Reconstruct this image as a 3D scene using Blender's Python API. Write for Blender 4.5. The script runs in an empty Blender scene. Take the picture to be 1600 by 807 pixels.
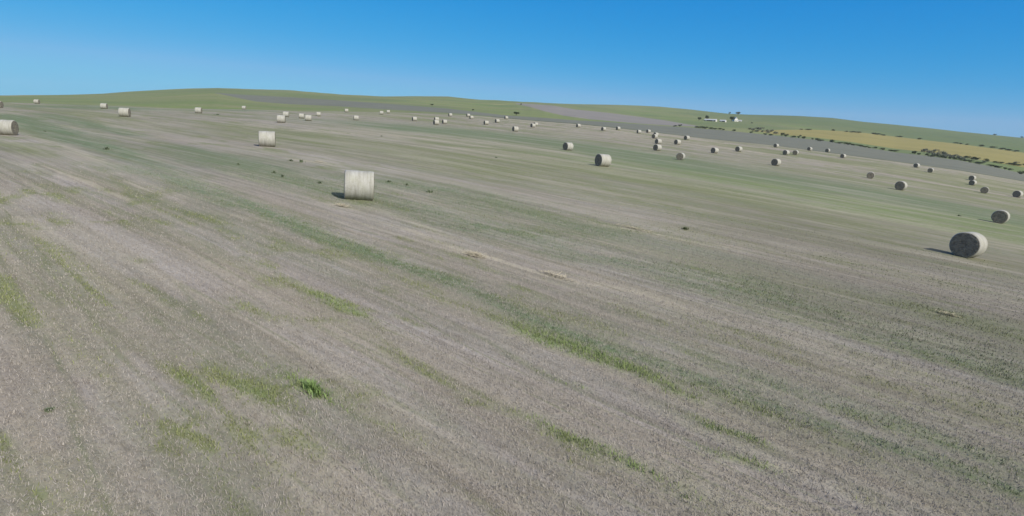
import bpy, bmesh, math, random
import numpy as np
from mathutils import Vector, Matrix

R_ = math.radians
scene = bpy.context.scene
col = scene.collection

# ------------------------------------------------------------ camera, sky, sun, exposure
cam_d = bpy.data.cameras.new('camera'); cam = bpy.data.objects.new('camera', cam_d); col.objects.link(cam)
roll = math.atan(64 / 1600.0); pitch = math.atan(213.5 * math.cos(roll) / 900.0)
fwv = Vector((0, math.cos(pitch), -math.sin(pitch)))
r0 = Vector((1, 0, 0)); u0 = r0.cross(fwv)
Rv = math.cos(roll) * r0 + math.sin(roll) * u0
Uv = math.cos(roll) * u0 - math.sin(roll) * r0
m = Matrix(((Rv.x, Uv.x, -fwv.x, 0), (Rv.y, Uv.y, -fwv.y, 0), (Rv.z, Uv.z, -fwv.z, 5.1), (0, 0, 0, 1)))
cam.matrix_world = m
cam_d.sensor_width = 36; cam_d.lens = 20.25; cam_d.clip_start = 0.1; cam_d.clip_end = 12000
scene.camera = cam
scene.render.resolution_x = 1024; scene.render.resolution_y = 516

SKY_STRENGTH = 0.12
SKY_TONE = ((0.38, 2.5, 0.72), (0.45, 0.66, 1.2), (0.74, 0.3, 1.6))
SUN_AZ, SUN_EL = 138.0, 38.0          # azimuth clockwise from straight ahead (+Y): behind the camera's right shoulder
world = bpy.data.worlds.new('World'); scene.world = world; world.use_nodes = True
wn = world.node_tree; wn.nodes.clear()
sky = wn.nodes.new('ShaderNodeTexSky'); sky.sky_type = 'NISHITA'; sky.sun_disc = False
sky.sun_elevation = R_(SUN_EL); sky.sun_rotation = R_(SUN_AZ)
sky.altitude = 900; sky.air_density = 1.0; sky.dust_density = 0.15; sky.ozone_density = 4.0
# the camera's colour response to the clear sky: one tone curve per channel
ssp = wn.nodes.new('ShaderNodeSeparateColor'); scb = wn.nodes.new('ShaderNodeCombineColor')
wn.links.new(sky.outputs[0], ssp.inputs[0])
for ch, (gain, power, top) in enumerate(SKY_TONE):
    prev = ssp.outputs[ch]
    for op, v in (('MULTIPLY', 0.13), ('MINIMUM', top), ('POWER', power), ('MULTIPLY', gain / SKY_STRENGTH)):
        mn = wn.nodes.new('ShaderNodeMath'); mn.operation = op; wn.links.new(prev, mn.inputs[0]); mn.inputs[1].default_value = v; prev = mn.outputs[0]
    wn.links.new(prev, scb.inputs[ch])
bg = wn.nodes.new('ShaderNodeBackground'); bg.inputs['Strength'].default_value = SKY_STRENGTH
wo = wn.nodes.new('ShaderNodeOutputWorld')
# broad pale fill added to the sky's unseen sun half, neutralising blue shade
tcw = wn.nodes.new('ShaderNodeTexCoord'); dotn = wn.nodes.new('ShaderNodeVectorMath'); dotn.operation = 'DOT_PRODUCT'
dotn.inputs[1].default_value = (math.sin(R_(SUN_AZ)) * math.cos(R_(SUN_EL)), math.cos(R_(SUN_AZ)) * math.cos(R_(SUN_EL)), math.sin(R_(SUN_EL)))
wn.links.new(tcw.outputs['Generated'], dotn.inputs[0])
mr = wn.nodes.new('ShaderNodeMapRange'); mr.inputs[1].default_value = 0.05; mr.inputs[2].default_value = 1.0; mr.inputs[3].default_value = 0; mr.inputs[4].default_value = 1
wn.links.new(dotn.outputs['Value'], mr.inputs[0])
fillmix = wn.nodes.new('ShaderNodeMix'); fillmix.data_type = 'RGBA'; fillmix.inputs[7].default_value = (6.0, 5.5, 4.9, 1)
wn.links.new(mr.outputs[0], fillmix.inputs[0]); wn.links.new(scb.outputs[0], fillmix.inputs[6]); wn.links.new(fillmix.outputs[2], bg.inputs[0]); wn.links.new(bg.outputs[0], wo.inputs[0])

sd = bpy.data.lights.new('sun', 'SUN'); sd.energy = 4.45; sd.angle = R_(0.6); sd.color = (1.0, 0.955, 0.90)
sun = bpy.data.objects.new('sun', sd); col.objects.link(sun)
sdir = Vector((math.sin(R_(SUN_AZ)) * math.cos(R_(SUN_EL)), math.cos(R_(SUN_AZ)) * math.cos(R_(SUN_EL)), math.sin(R_(SUN_EL))))
sun.rotation_euler = sdir.to_track_quat('Z', 'Y').to_euler(); sun.location = (60, -60, 60)

vs = scene.view_settings
vs.view_transform = 'Standard'; vs.look = 'None'; vs.exposure = 0.0; vs.gamma = 1.0; vs.use_curve_mapping = False
scene.cycles.volume_bounces = 1

# ------------------------------------------------------------ helpers
def tag(o, label=None, cat=None, group=None, kind=None):
    if label: o['label'] = label
    if cat: o['category'] = cat
    if group: o['group'] = group
    if kind: o['kind'] = kind
    return o

def link(name, me, mat=None, parent=None):
    o = bpy.data.objects.new(name, me); col.objects.link(o)
    if mat is not None and me is not None:
        me.materials.append(mat)
    if parent: o.parent = parent
    return o

def from_bm(name, bm, mat, parent=None, smooth=True):
    me = bpy.data.meshes.new(name); bm.to_mesh(me); bm.free()
    if smooth:
        for p in me.polygons: p.use_smooth = True
    return link(name, me, mat, parent)

def np_mesh(name, V, F):
    """V (n,3) verts, F (m,k) faces -> mesh"""
    me = bpy.data.meshes.new(name)
    V = np.ascontiguousarray(V, dtype=np.float32); F = np.ascontiguousarray(F, dtype=np.int32)
    k = F.shape[1]
    me.vertices.add(len(V)); me.vertices.foreach_set('co', V.ravel())
    me.loops.add(F.size); me.loops.foreach_set('vertex_index', F.ravel())
    me.polygons.add(len(F)); me.polygons.foreach_set('loop_start', np.arange(0, F.size, k, dtype=np.int32))
    me.update(calc_edges=True)
    return me

def set_col(me, name, C):
    a = me.color_attributes.new(name, 'FLOAT_COLOR', 'POINT')
    D = np.ones((len(C), 4), dtype=np.float32); D[:, :C.shape[1]] = C
    a.data.foreach_set('color', D.ravel())

# value noise
def _hash(i, j, s):
    n = (i.astype(np.int64) * 374761393 + j.astype(np.int64) * 668265263 + s * 974711) & 0x7fffffff
    n = ((n ^ (n >> 13)) * 1274126177) & 0x7fffffff
    n = n ^ (n >> 16)
    return (n & 0xffff) / 65535.0
def vnoise(x, y, s=0):
    i = np.floor(x); j = np.floor(y); fx = x - i; fy = y - j
    fx = fx * fx * (3 - 2 * fx); fy = fy * fy * (3 - 2 * fy)
    a = _hash(i, j, s); b = _hash(i + 1, j, s); c = _hash(i, j + 1, s); d = _hash(i + 1, j + 1, s)
    return (a * (1 - fx) + b * fx) * (1 - fy) + (c * (1 - fx) + d * fx) * fy
def fbm(x, y, s=0, o=3):
    t = 0; a = 1; w = 0
    for k in range(o):
        t = t + a * vnoise(x * 2 ** k + 17.3 * k, y * 2 ** k + 5.1 * k, s + k); w += a; a *= 0.55
    return t / w

# material helper
class NT:
    def __init__(s, name, rough=0.9, spec=0.15):
        s.m = bpy.data.materials.new(name); s.m.use_nodes = True; s.t = s.m.node_tree
        s.b = s.t.nodes['Principled BSDF']; s.b.inputs['Roughness'].default_value = rough
        s.b.inputs['Specular IOR Level'].default_value = spec
    def n(s, typ, **kw):
        x = s.t.nodes.new(typ)
        for k, v in kw.items(): setattr(x, k, v)
        return x
    def l(s, a, b): s.t.links.new(a, b)
    def pos(s, rot=0.0, scale=(1, 1, 1), obj=False):
        if obj: src = s.n('ShaderNodeTexCoord').outputs['Object']
        else: src = s.n('ShaderNodeNewGeometry').outputs['Position']
        a = s.n('ShaderNodeMapping'); a.inputs['Rotation'].default_value = (0, 0, rot); s.l(src, a.inputs[0])
        b = s.n('ShaderNodeMapping'); b.inputs['Scale'].default_value = scale; s.l(a.outputs[0], b.inputs[0])
        return b.outputs[0]
    def noise(s, vec, scale, detail=4, rough=0.55, dist=0.0):
        x = s.n('ShaderNodeTexNoise'); s.l(vec, x.inputs['Vector'])
        x.inputs['Scale'].default_value = scale; x.inputs['Detail'].default_value = detail
        x.inputs['Roughness'].default_value = rough; x.inputs['Distortion'].default_value = dist
        return x.outputs['Fac']
    def ramp(s, fac, pts):
        x = s.n('ShaderNodeValToRGB'); s.l(fac, x.inputs[0]); e = x.color_ramp.elements
        while len(e) > 1: e.remove(e[-1])
        for i, (p, c) in enumerate(pts):
            if not hasattr(c, '__len__'): c = (c, c, c)
            el = e[0] if i == 0 else e.new(p)
            el.position = p; el.color = (*c, 1)
        return x.outputs[0]
    def mix(s, fac, a, b, mode='MIX'):
        x = s.n('ShaderNodeMix', data_type='RGBA', blend_type=mode)
        for sock, v in ((x.inputs[0], fac), (x.inputs[6], a), (x.inputs[7], b)):
            if hasattr(v, 'is_linked'): s.l(v, sock)
            elif hasattr(v, '__len__'): sock.default_value = (*v, 1)
            else: sock.default_value = v
        return x.outputs[2]
    def math(s, op, a, b=0.0, clamp=False):
        x = s.n('ShaderNodeMath', operation=op, use_clamp=clamp)
        for sock, v in ((x.inputs[0], a), (x.inputs[1], b)):
            if hasattr(v, 'is_linked'): s.l(v, sock)
            else: sock.default_value = v
        return x.outputs[0]
    def attr(s, name):
        x = s.n('ShaderNodeAttribute'); x.attribute_name = name
        return x
    def bump(s, h, strength=0.5, dist=0.05):
        x = s.n('ShaderNodeBump'); x.inputs['Strength'].default_value = strength; x.inputs['Distance'].default_value = dist
        s.l(h, x.inputs['Height']); s.l(x.outputs[0], s.b.inputs['Normal'])
    def col(s, c):
        if hasattr(c, 'is_linked'): s.l(c, s.b.inputs['Base Color'])
        else: s.b.inputs['Base Color'].default_value = (*c, 1)
        return s.m

# ------------------------------------------------------------ terrain maths
CAM_Z = 5.1                      # the drone hovers about five metres over the stubble
E0 = [(-43.24,290.0,-0.81),(-41.19,290.0,-0.46),(-39.09,290.0,-0.28),(-37.09,290.0,-0.27),(-35.06,290.0,-0.27),(-33.37,300.0,-0.26),(-30.23,302.2,-0.33),(-28.82,303.1,-0.1),(-26.88,304.4,0.23),(-25.38,305.3,0.48),(-23.84,306.2,0.74),(-21.2,307.8,0.82),(-20.11,308.4,0.85),(-17.33,310.0,1.34),(-16.19,310.9,1.54),(-12.71,313.6,2.02),(-9.73,315.8,2.29),(-6.7,318.0,2.32),(-4.86,316.8,2.12),(-3.63,316.0,1.99),(-1.78,314.8,1.56),(-1.16,314.4,1.42),(-0.04,313.7,1.14),(1.32,312.8,0.8),(2.56,312.0,0.49),(3.49,309.6,0.32),(4.42,307.2,0.15),(5.65,304.0,-0.06),(6.88,300.8,-0.41),(8.72,296.0,-0.92),(9.63,297.0,-1.28),(11.74,299.3,-2.1),(13.53,301.3,-2.84),(14.71,301.9,-3.32),(15.29,301.8,-3.57),(16.45,301.5,-4.06),(17.03,301.4,-4.3),(17.6,301.2,-4.54),(19.29,300.9,-5.04),(19.85,300.8,-5.2),(20.4,300.6,-5.36),(21.5,300.4,-5.67),(22.58,300.1,-5.97),(23.64,299.4,-6.33),(24.17,298.8,-6.54),(25.72,297.0,-7.13),(26.74,295.8,-7.58),(28.24,294.0,-8.23),(29.7,291.0,-8.76),(30.65,289.0,-9.1),(32.94,284.0,-9.87),(35.13,284.2,-10.87),(37.22,284.5,-11.81),(39.21,284.8,-13.05),(41.11,285.0,-14.22),(43.22,285.0,-14.82)]
E1 = [(-43.22,700.0,0.13),(-41.17,700.0,1.38),(-39.05,700.0,2.59),(-37.05,700.0,3.87),(-35.01,700.0,5.77),(-33.3,700.0,7.36),(-30.14,700.0,12.47),(-28.73,700.0,14.76),(-26.79,686.2,16.06),(-25.31,603.1,11.29),(-23.8,520.0,7.47),(-21.17,482.5,6.13),(-20.09,467.5,5.95),(-17.31,430.0,5.51),(-16.18,422.5,5.25),(-12.71,400.0,4.5),(-9.73,383.3,4.05),(-6.7,365.0,3.52),(-4.87,350.0,3.0),(-3.63,342.7,2.6),(-1.78,331.7,2.01),(-1.16,328.0,1.82),(-0.04,325.3,1.51),(1.32,322.0,1.14),(2.56,319.0,0.8),(3.49,316.6,0.63),(4.42,314.2,0.45),(5.65,311.0,0.23),(6.88,307.8,-0.13),(8.71,303.0,-0.66),(9.62,304.0,-1.02),(11.74,306.3,-1.86),(13.52,308.3,-2.62),(14.7,308.9,-3.12),(15.29,308.8,-3.38),(16.45,308.5,-3.89),(17.02,308.4,-4.15),(17.59,308.2,-4.4),(19.29,307.9,-4.91),(19.84,307.8,-5.07),(20.4,307.6,-5.24),(21.49,307.4,-5.56),(22.57,307.1,-5.87),(23.63,306.4,-6.24),(24.16,305.8,-6.45),(25.72,304.0,-7.07),(26.74,302.8,-7.53),(28.23,301.0,-8.2),(29.69,298.0,-8.75),(30.64,296.0,-9.1),(32.94,291.0,-9.9),(35.13,291.2,-10.93),(37.21,291.5,-11.91),(39.21,291.8,-13.18),(41.1,292.0,-14.37),(43.22,292.0,-15.0)]
E2 = [(-43.22,750.0,0.43),(-41.16,750.0,1.78),(-39.05,758.5,3.11),(-37.05,766.2,4.56),(-35.01,773.5,6.71),(-33.3,779.4,8.53),(-30.14,789.7,14.43),(-28.72,794.1,17.1),(-26.78,800.0,19.47),(-25.3,780.0,18.45),(-23.77,760.0,17.8),(-21.14,730.0,17.07),(-20.06,718.0,16.57),(-17.3,688.0,15.31),(-16.17,676.0,14.75),(-12.7,640.0,13.06),(-9.73,600.0,11.14),(-6.71,560.0,9.32),(-4.87,546.7,7.82),(-3.64,537.8,6.84),(-1.79,524.4,5.42),(-1.17,520.0,4.96),(-0.05,526.0,4.76),(1.31,533.3,4.49),(2.55,540.0,4.25),(3.47,552.0,4.02),(4.4,564.0,3.79),(5.63,580.0,3.45),(6.86,596.0,3.37),(8.68,620.0,3.22),(9.59,632.0,2.98),(11.69,660.0,2.38),(13.46,678.0,1.8),(14.63,690.0,1.4),(15.21,696.0,1.29),(16.36,708.0,1.07),(16.93,714.0,0.75),(17.5,720.0,0.42),(19.19,726.0,-0.58),(19.74,728.0,-1.01),(20.29,730.0,-1.44),(21.38,734.0,-2.3),(22.46,738.0,-3.16),(23.52,738.0,-3.99),(24.05,736.0,-4.39),(25.6,730.0,-5.76),(26.61,726.0,-6.63),(28.1,720.0,-8.04),(29.56,714.0,-10.22),(30.51,710.0,-11.63),(32.82,700.0,-15.24),(35.0,685.0,-16.63),(37.08,670.0,-18.69),(39.08,655.0,-21.87),(41.0,640.0,-25.71),(43.14,640.0,-28.51)]
E3 = [(-43.21,900.0,1.38),(-41.15,900.0,3.56),(-39.03,917.1,6.34),(-37.02,932.4,9.05),(-34.98,947.1,11.87),(-33.28,958.8,14.26),(-30.13,979.4,20.41),(-28.72,988.2,23.21),(-26.77,1000.0,27.11),(-25.28,988.5,26.95),(-23.76,976.9,26.77),(-21.13,957.7,26.43),(-20.05,950.0,26.28),(-17.29,930.8,25.61),(-16.16,923.1,25.18),(-12.7,900.0,23.84),(-9.73,941.7,24.72),(-6.72,983.3,25.5),(-4.89,1008.3,26.32),(-3.66,1025.0,26.85),(-1.82,1050.0,27.63),(-1.2,1067.9,28.94),(-0.1,1100.0,31.38),(1.27,850.0,20.6),(2.51,720.0,13.55),(3.45,696.0,10.99),(4.38,672.0,8.57),(5.61,640.0,6.85),(6.84,652.0,5.64),(8.67,670.0,4.66),(9.58,679.0,4.24),(11.68,700.0,3.24),(13.46,721.0,2.74),(14.62,735.0,2.39),(15.2,742.0,2.44),(16.35,756.0,2.55),(16.92,763.0,2.61),(17.48,770.0,2.38),(19.17,776.7,1.63),(19.72,778.9,1.39),(20.27,781.1,0.97),(21.36,785.6,0.14),(22.44,790.0,-0.69),(23.51,787.1,-3.11),(24.03,785.7,-3.25),(25.57,781.4,-3.64),(26.58,778.6,-4.37),(28.07,774.3,-6.14),(29.52,770.0,-7.84),(30.47,767.1,-9.31),(32.78,760.0,-12.82),(34.95,745.0,-14.52),(37.03,730.0,-16.65),(39.02,715.0,-19.43),(40.92,700.0,-22.46),(43.04,700.0,-24.56)]
E4 = [(-43.21,904.0,1.73),(-41.15,904.0,3.93),(-39.03,921.1,6.74),(-37.02,936.4,9.48),(-34.98,951.1,12.32),(-33.28,962.8,14.74),(-30.13,983.4,20.93),(-28.71,992.2,23.76),(-26.77,1004.0,27.69),(-25.28,992.5,27.53),(-23.75,980.9,27.35),(-21.13,961.7,27.0),(-20.05,954.0,26.85),(-17.29,934.8,26.18),(-16.16,927.1,25.75),(-12.7,904.0,24.4),(-9.73,945.7,25.31),(-6.72,987.3,26.12),(-4.89,1012.3,27.14),(-3.66,1029.0,27.82),(-1.82,1054.0,28.82),(-1.21,1075.8,30.47),(-0.1,1115.0,33.54),(1.25,1185.7,35.14),(2.48,1250.0,36.06),(3.41,1235.0,34.88),(4.33,1220.0,31.93),(5.57,1200.0,28.09),(6.79,1190.0,26.32),(8.61,1175.0,23.7),(9.52,1167.5,21.87),(11.63,1150.0,17.69),(13.41,1066.7,13.27),(14.59,1011.1,9.92),(15.17,983.3,8.36),(16.33,927.8,5.36),(16.91,900.0,3.98),(17.48,892.0,3.63),(19.16,868.0,2.62),(19.71,860.0,2.3),(20.26,862.0,2.06),(21.35,866.0,1.58),(22.42,870.0,1.1),(23.46,943.3,2.59),(23.97,980.0,3.41),(25.49,1090.0,5.29),(26.49,1163.3,6.38),(27.96,1216.7,6.28),(29.4,1241.7,5.26),(30.33,1258.3,4.56),(32.62,1300.0,0.0),(34.8,1275.0,-4.41),(36.87,1250.0,-7.9),(38.84,1225.0,-12.07),(40.72,1200.0,-16.32),(42.83,1200.0,-19.04)]
E5 = [(-43.19,1500.0,6.0),(-41.14,1500.0,9.48),(-39.02,1465.9,13.19),(-37.01,1435.3,16.86),(-34.97,1405.9,21.34),(-33.25,1382.4,27.19),(-30.1,1341.2,35.24),(-28.69,1323.5,38.14),(-26.76,1300.0,40.81),(-25.27,1375.0,44.07),(-23.74,1450.0,47.04),(-21.11,1575.0,52.83),(-20.04,1625.0,53.31),(-17.28,1700.0,52.71),(-16.15,1700.0,52.37),(-12.69,1700.0,53.63),(-9.73,1700.0,58.37),(-6.72,1700.0,61.58),(-4.9,1670.0,57.02),(-3.67,1650.0,54.71),(-1.83,1620.0,54.37),(-1.22,1610.0,53.35),(-0.11,1712.0,55.4),(1.25,2020.0,64.78),(2.48,2300.0,73.11),(3.4,2310.0,73.73),(4.31,2320.0,74.33),(5.53,2333.3,75.1),(6.75,2346.7,76.48),(8.56,2366.7,78.5),(9.46,2376.7,79.29),(11.54,2400.0,80.09),(13.3,2360.0,77.32),(14.46,2333.3,73.65),(15.04,2320.0,71.83),(16.19,2293.3,68.25),(16.76,2280.0,65.97),(17.33,2266.7,63.71),(19.01,2226.7,57.11),(19.56,2213.3,55.67),(20.11,2200.0,54.97),(21.19,2213.3,54.54),(22.25,2226.7,55.26),(23.29,2240.0,55.96),(23.81,2246.7,56.3),(25.33,2266.7,56.52),(26.33,2280.0,55.59),(27.8,2300.0,54.19),(29.25,2330.0,48.76),(30.19,2350.0,45.13),(32.47,2400.0,39.55),(34.63,2450.0,32.98),(36.7,2500.0,25.21),(38.66,2550.0,18.79),(40.53,2600.0,12.45),(42.62,2600.0,8.44)]

CO = [-5.039056875990089, -7.07733505164732, -0.05965233055280539, -3.4260352251248154, 1.4487320742458953,
      0.6058220387980251, -0.11458297260817835, 0.8274707141869497, 0.18586401006796616]

def prep(T):
    a = np.array([t[0] for t in T]); r = np.array([t[1] for t in T]); z = np.array([t[2] for t in T])
    zm = 0.5 * (z[0] + z[-1]); rm = 0.5 * (r[0] + r[-1])
    return (np.r_[-180, a, 180], np.r_[rm, r, rm], np.r_[zm, z, zm])
EDG = [prep(t) for t in (E0, E1, E2, E3, E4, E5)]

def sst(x, a, b):
    t = np.clip((x - a) / (b - a), 0, 1)
    return t * t * (3 - 2 * t)

def edge(k, az):
    """radius and height of ring k in the direction az (degrees, clockwise from straight ahead)"""
    a, r, z = EDG[k]
    R = np.interp(az, a, r)
    return R, R * np.interp(az, a, z / r)

def field_z(x, y):
    """height of the hay field, camera-relative"""
    x = np.asarray(x, float); y = np.asarray(y, float)
    r = np.hypot(x, y); az = np.degrees(np.arctan2(x, y))
    X = x / 100; Y = y / 100
    p = (CO[0] + CO[1]*X + CO[2]*Y + CO[3]*X*X + CO[4]*X*Y + CO[5]*Y*Y + CO[6]*X**3 + CO[7]*X*X*Y + CO[8]*X*Y*Y)
    p = p - 0.62 * np.exp(-((x + 58) ** 2 + (y - 66) ** 2) / (2 * 24.0 ** 2))
    R0, Z0 = edge(0, az)
    out = sst(np.abs(az), 52, 80)
    flat = -5.04 + (Z0 + 5.04) * sst(r / R0, 0.05, 1.0)
    t = sst(r / R0, 0.62, 1.0)
    inn = p * (1 - t) + Z0 * (r / R0) * t
    near = sst(r, 4, 25)
    w = out * near
    return inn * (1 - w) + flat * w

def ground_z(x, y):
    """camera-relative height of any point of the land"""
    x = np.atleast_1d(np.asarray(x, float)); y = np.atleast_1d(np.asarray(y, float))
    r = np.hypot(x, y); az = np.degrees(np.arctan2(x, y))
    z = field_z(x, y)
    E = [edge(k, az) for k in range(6)]
    for k in range(5):
        R0, Z0 = E[k]; R1, Z1 = E[k + 1]
        t = np.clip((r - R0) / (R1 - R0), 0, 1)
        z = np.where(r > R0, Z0 + (Z1 - Z0) * t, z)
    z = np.where(r > E[5][0], E[5][1] - (r - E[5][0]) * 0.06, z)
    return z
BALES = [
    (-47.92, 54.95, 73, 0.9, 'round straw bale at the left edge, its right end face turned to the sun'),
    (-110.12, 125.22, 75, 0.9, 'pale round bale cut off by the left border, beyond the big left edge bale'),
    (-165.55, 203.78, 75.2, 0.9, 'small far bale alone on the green rim in the upper left corner'),
    (-119.42, 170.79, 73.2, 0.982, 'small pale bale just behind and left of the side-on bale at upper left'),
    (-72.48, 108.92, 72.5, 1.034, 'pale bale lying side-on at upper left, closest of the far left ones'),
    (-92.33, 171.15, 75.2, 1.05, 'bale with a dark left end below the top of the green hill'),
    (-125.3, 271.26, 75.3, 1.007, "tiny bale at the green hill's foot, right of the one with dark left end"),
    (-70.08, 178.96, 74.4, 1.05, 'rear one of the overlapping pair left of the field centre far off'),
    (-50.98, 127.38, 74.1, 1.05, 'front one of the overlapping pair, casting a shadow to the left'),
    (-63.55, 173.83, 69.8, 0.9, 'half hidden bale peeping out behind the left of its neighbour in the far field'),
    (-54.11, 152.93, 72.3, 0.984, 'pale bale hiding another behind its left end in the far field'),
    (-69.32, 206.09, 70.2, 0.9, 'small bale standing just beyond and right of the half hidden pair'),
    (-26.97, 63.24, 69, 1.05, 'wide pale bale seen side-on in the mid left with a thin shadow at its foot'),
    (-76.86, 266.11, 68.8, 0.97, 'tiny pale bale on the field rim under the grey strip, leftmost of the rim bales'),
    (-51.32, 188.05, 69.7, 0.954, 'bale with dark left end below the leftmost rim bale'),
    (-57.7, 251.24, 75.4, 0.933, 'front left bale of the two tiny ones close together on the rim'),
    (-59.38, 272.06, 74.6, 0.9, 'rear right bale of the two tiny ones close together on the rim'),
    (-37.24, 213.74, 62.5, 0.939, 'lone bale with dark left end halfway between the rim pair and the cluster of three'),
    (-30.34, 221.69, 62.4, 0.974, 'rear bale of the cluster of three, partly hidden'),
    (-26.69, 194.04, 57.5, 0.985, 'front left bale of the cluster of three'),
    (-25.55, 207.26, 58.5, 0.911, 'right bale of the cluster of three'),
    (-30.34, 266.86, 61.0, 0.9, 'tiny bale on the field rim above the cluster of three'),
    (-23.01, 275.73, 61.9, 0.9, 'tiny bale peeping over the left of its neighbour on the rim'),
    (-19.77, 253.64, 62.8, 0.9, 'tiny bale in front of the one peeping out on the rim'),
    (-11.6, 219.46, 63.0, 0.965, 'left and nearer bale of the two right of the cluster of three'),
    (-8.11, 236.93, 56.7, 0.945, 'right and farther bale of the two right of the cluster of three'),
    (-5.36, 278.77, 60.8, 0.903, 'tiny bale at the rim below the dark bush on the hill foot'),
    (-0.58, 185.4, 61.4, 1.005, 'bale with dark end above the green stripe, nearest below the hill bush'),
    (5.87, 222.73, 54, 0.934, 'front left bale of the touching far pair in the field centre'),
    (7.25, 233.12, 57.4, 0.9, 'rear right bale of the touching far pair in the field centre'),
    (24.93, 241.8, 59.8, 0.9, 'tiny bale alone at the far edge between the touching pair and the next two'),
    (33.51, 229.56, 53.7, 0.901, 'left bale of two tiny ones at the far edge in the centre'),
    (41.64, 244.32, 60.5, 0.9, 'right bale of two tiny ones at the far edge in the centre'),
    (48.06, 233.24, 72, 0.9, 'left bale of the close pair just left of the stacked looking row'),
    (54.73, 246.63, 57.4, 0.9, 'right bale of the close pair just left of the stacked looking row'),
    (53.0, 225.38, 55.4, 0.916, 'farthest small bale at the top of the row that lines up one above another'),
    (49.41, 211.75, 50, 1.005, 'second bale from the top of the row that lines up one above another'),
    (44.46, 185.11, 60, 1.006, 'third bale from the top of the row that lines up one above another'),
    (35.11, 146.52, 52, 0.998, 'lowest and nearest bale of the row that lines up one above another'),
    (9.68, 110.48, 52, 0.942, 'round bale beyond the big central one, beside the green stripe'),
    (11.71, 78.86, 61, 1.05, "large bale near the picture's middle with dark left end and pale wrapped side"),
    (52.27, 191.59, 56.3, 1.029, 'bale right of the lined up row, below the small far one'),
    (63.52, 220.8, 54, 1.018, 'small far bale by the field edge, right of the lined up row'),
    (33.05, 117.75, 30, 0.925, 'bale with a pale sunlit end standing on the green stripe'),
    (55.52, 164.54, 55, 1.009, 'bale with dark round end midway right, left of its equal-sized neighbour'),
    (70.43, 186.38, 52, 1.05, 'bale with dark round end midway right, right of its equal-sized neighbour'),
    (99.97, 226.92, 55, 0.925, 'small bale at the dark ditch along the field edge'),
    (61.2, 137.78, 50, 1.05, 'larger bale below the twin bales in the right field'),
    (88.24, 192.28, 53.4, 1.009, 'left one of the twin bales in the right field'),
    (93.4, 196.65, 38, 1.005, 'right one of the twin bales in the right field, paler end'),
    (116.18, 233.3, 55, 0.904, 'small bale at the field edge right of the twin bales'),
    (140.49, 265.74, 47, 1.05, 'second small bale at the field edge right of the twin bales'),
    (113.6, 204.12, 56, 0.904, 'third small bale right of the twin bales, a little nearer than the edge'),
    (133.01, 194.49, 58, 0.917, 'small dark ended bale close to the grey field, upper right'),
    (128.53, 181.24, 44, 0.9, 'small bale just below right of the dark ended one near the grey field'),
    (81.23, 133.46, 32, 0.962, 'bale with a pale sunlit end, left above a larger dark ended one at right'),
    (70.67, 106.5, 46, 1.05, 'dark ended bale with bright rim in the right field, second row'),
    (134.18, 171.4, 56, 0.929, 'upper one of the two bales that overlap near the right border'),
    (123.77, 157.61, 58, 0.9, 'lower one of the two bales that overlap near the right border'),
    (111.2, 137.57, 41, 0.996, 'greyish bale below right of the overlapping two near the right border'),
    (120.95, 139.59, 60, 1.05, 'dark ended bale closest to the right border'),
    (54.79, 64.78, 47, 0.953, 'large dark ended bale on the green stripe at the right border, shadow to its left'),
    (28.4, 35.16, 55, 1.0, 'nearest bale on the right, dark shaded round end and bright wrapped side'),
    (-8.57, 31.55, 75, 1.0, 'nearest bale on the left, seen side-on, pale wrapped straw with a dark shadow'),
]
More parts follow.
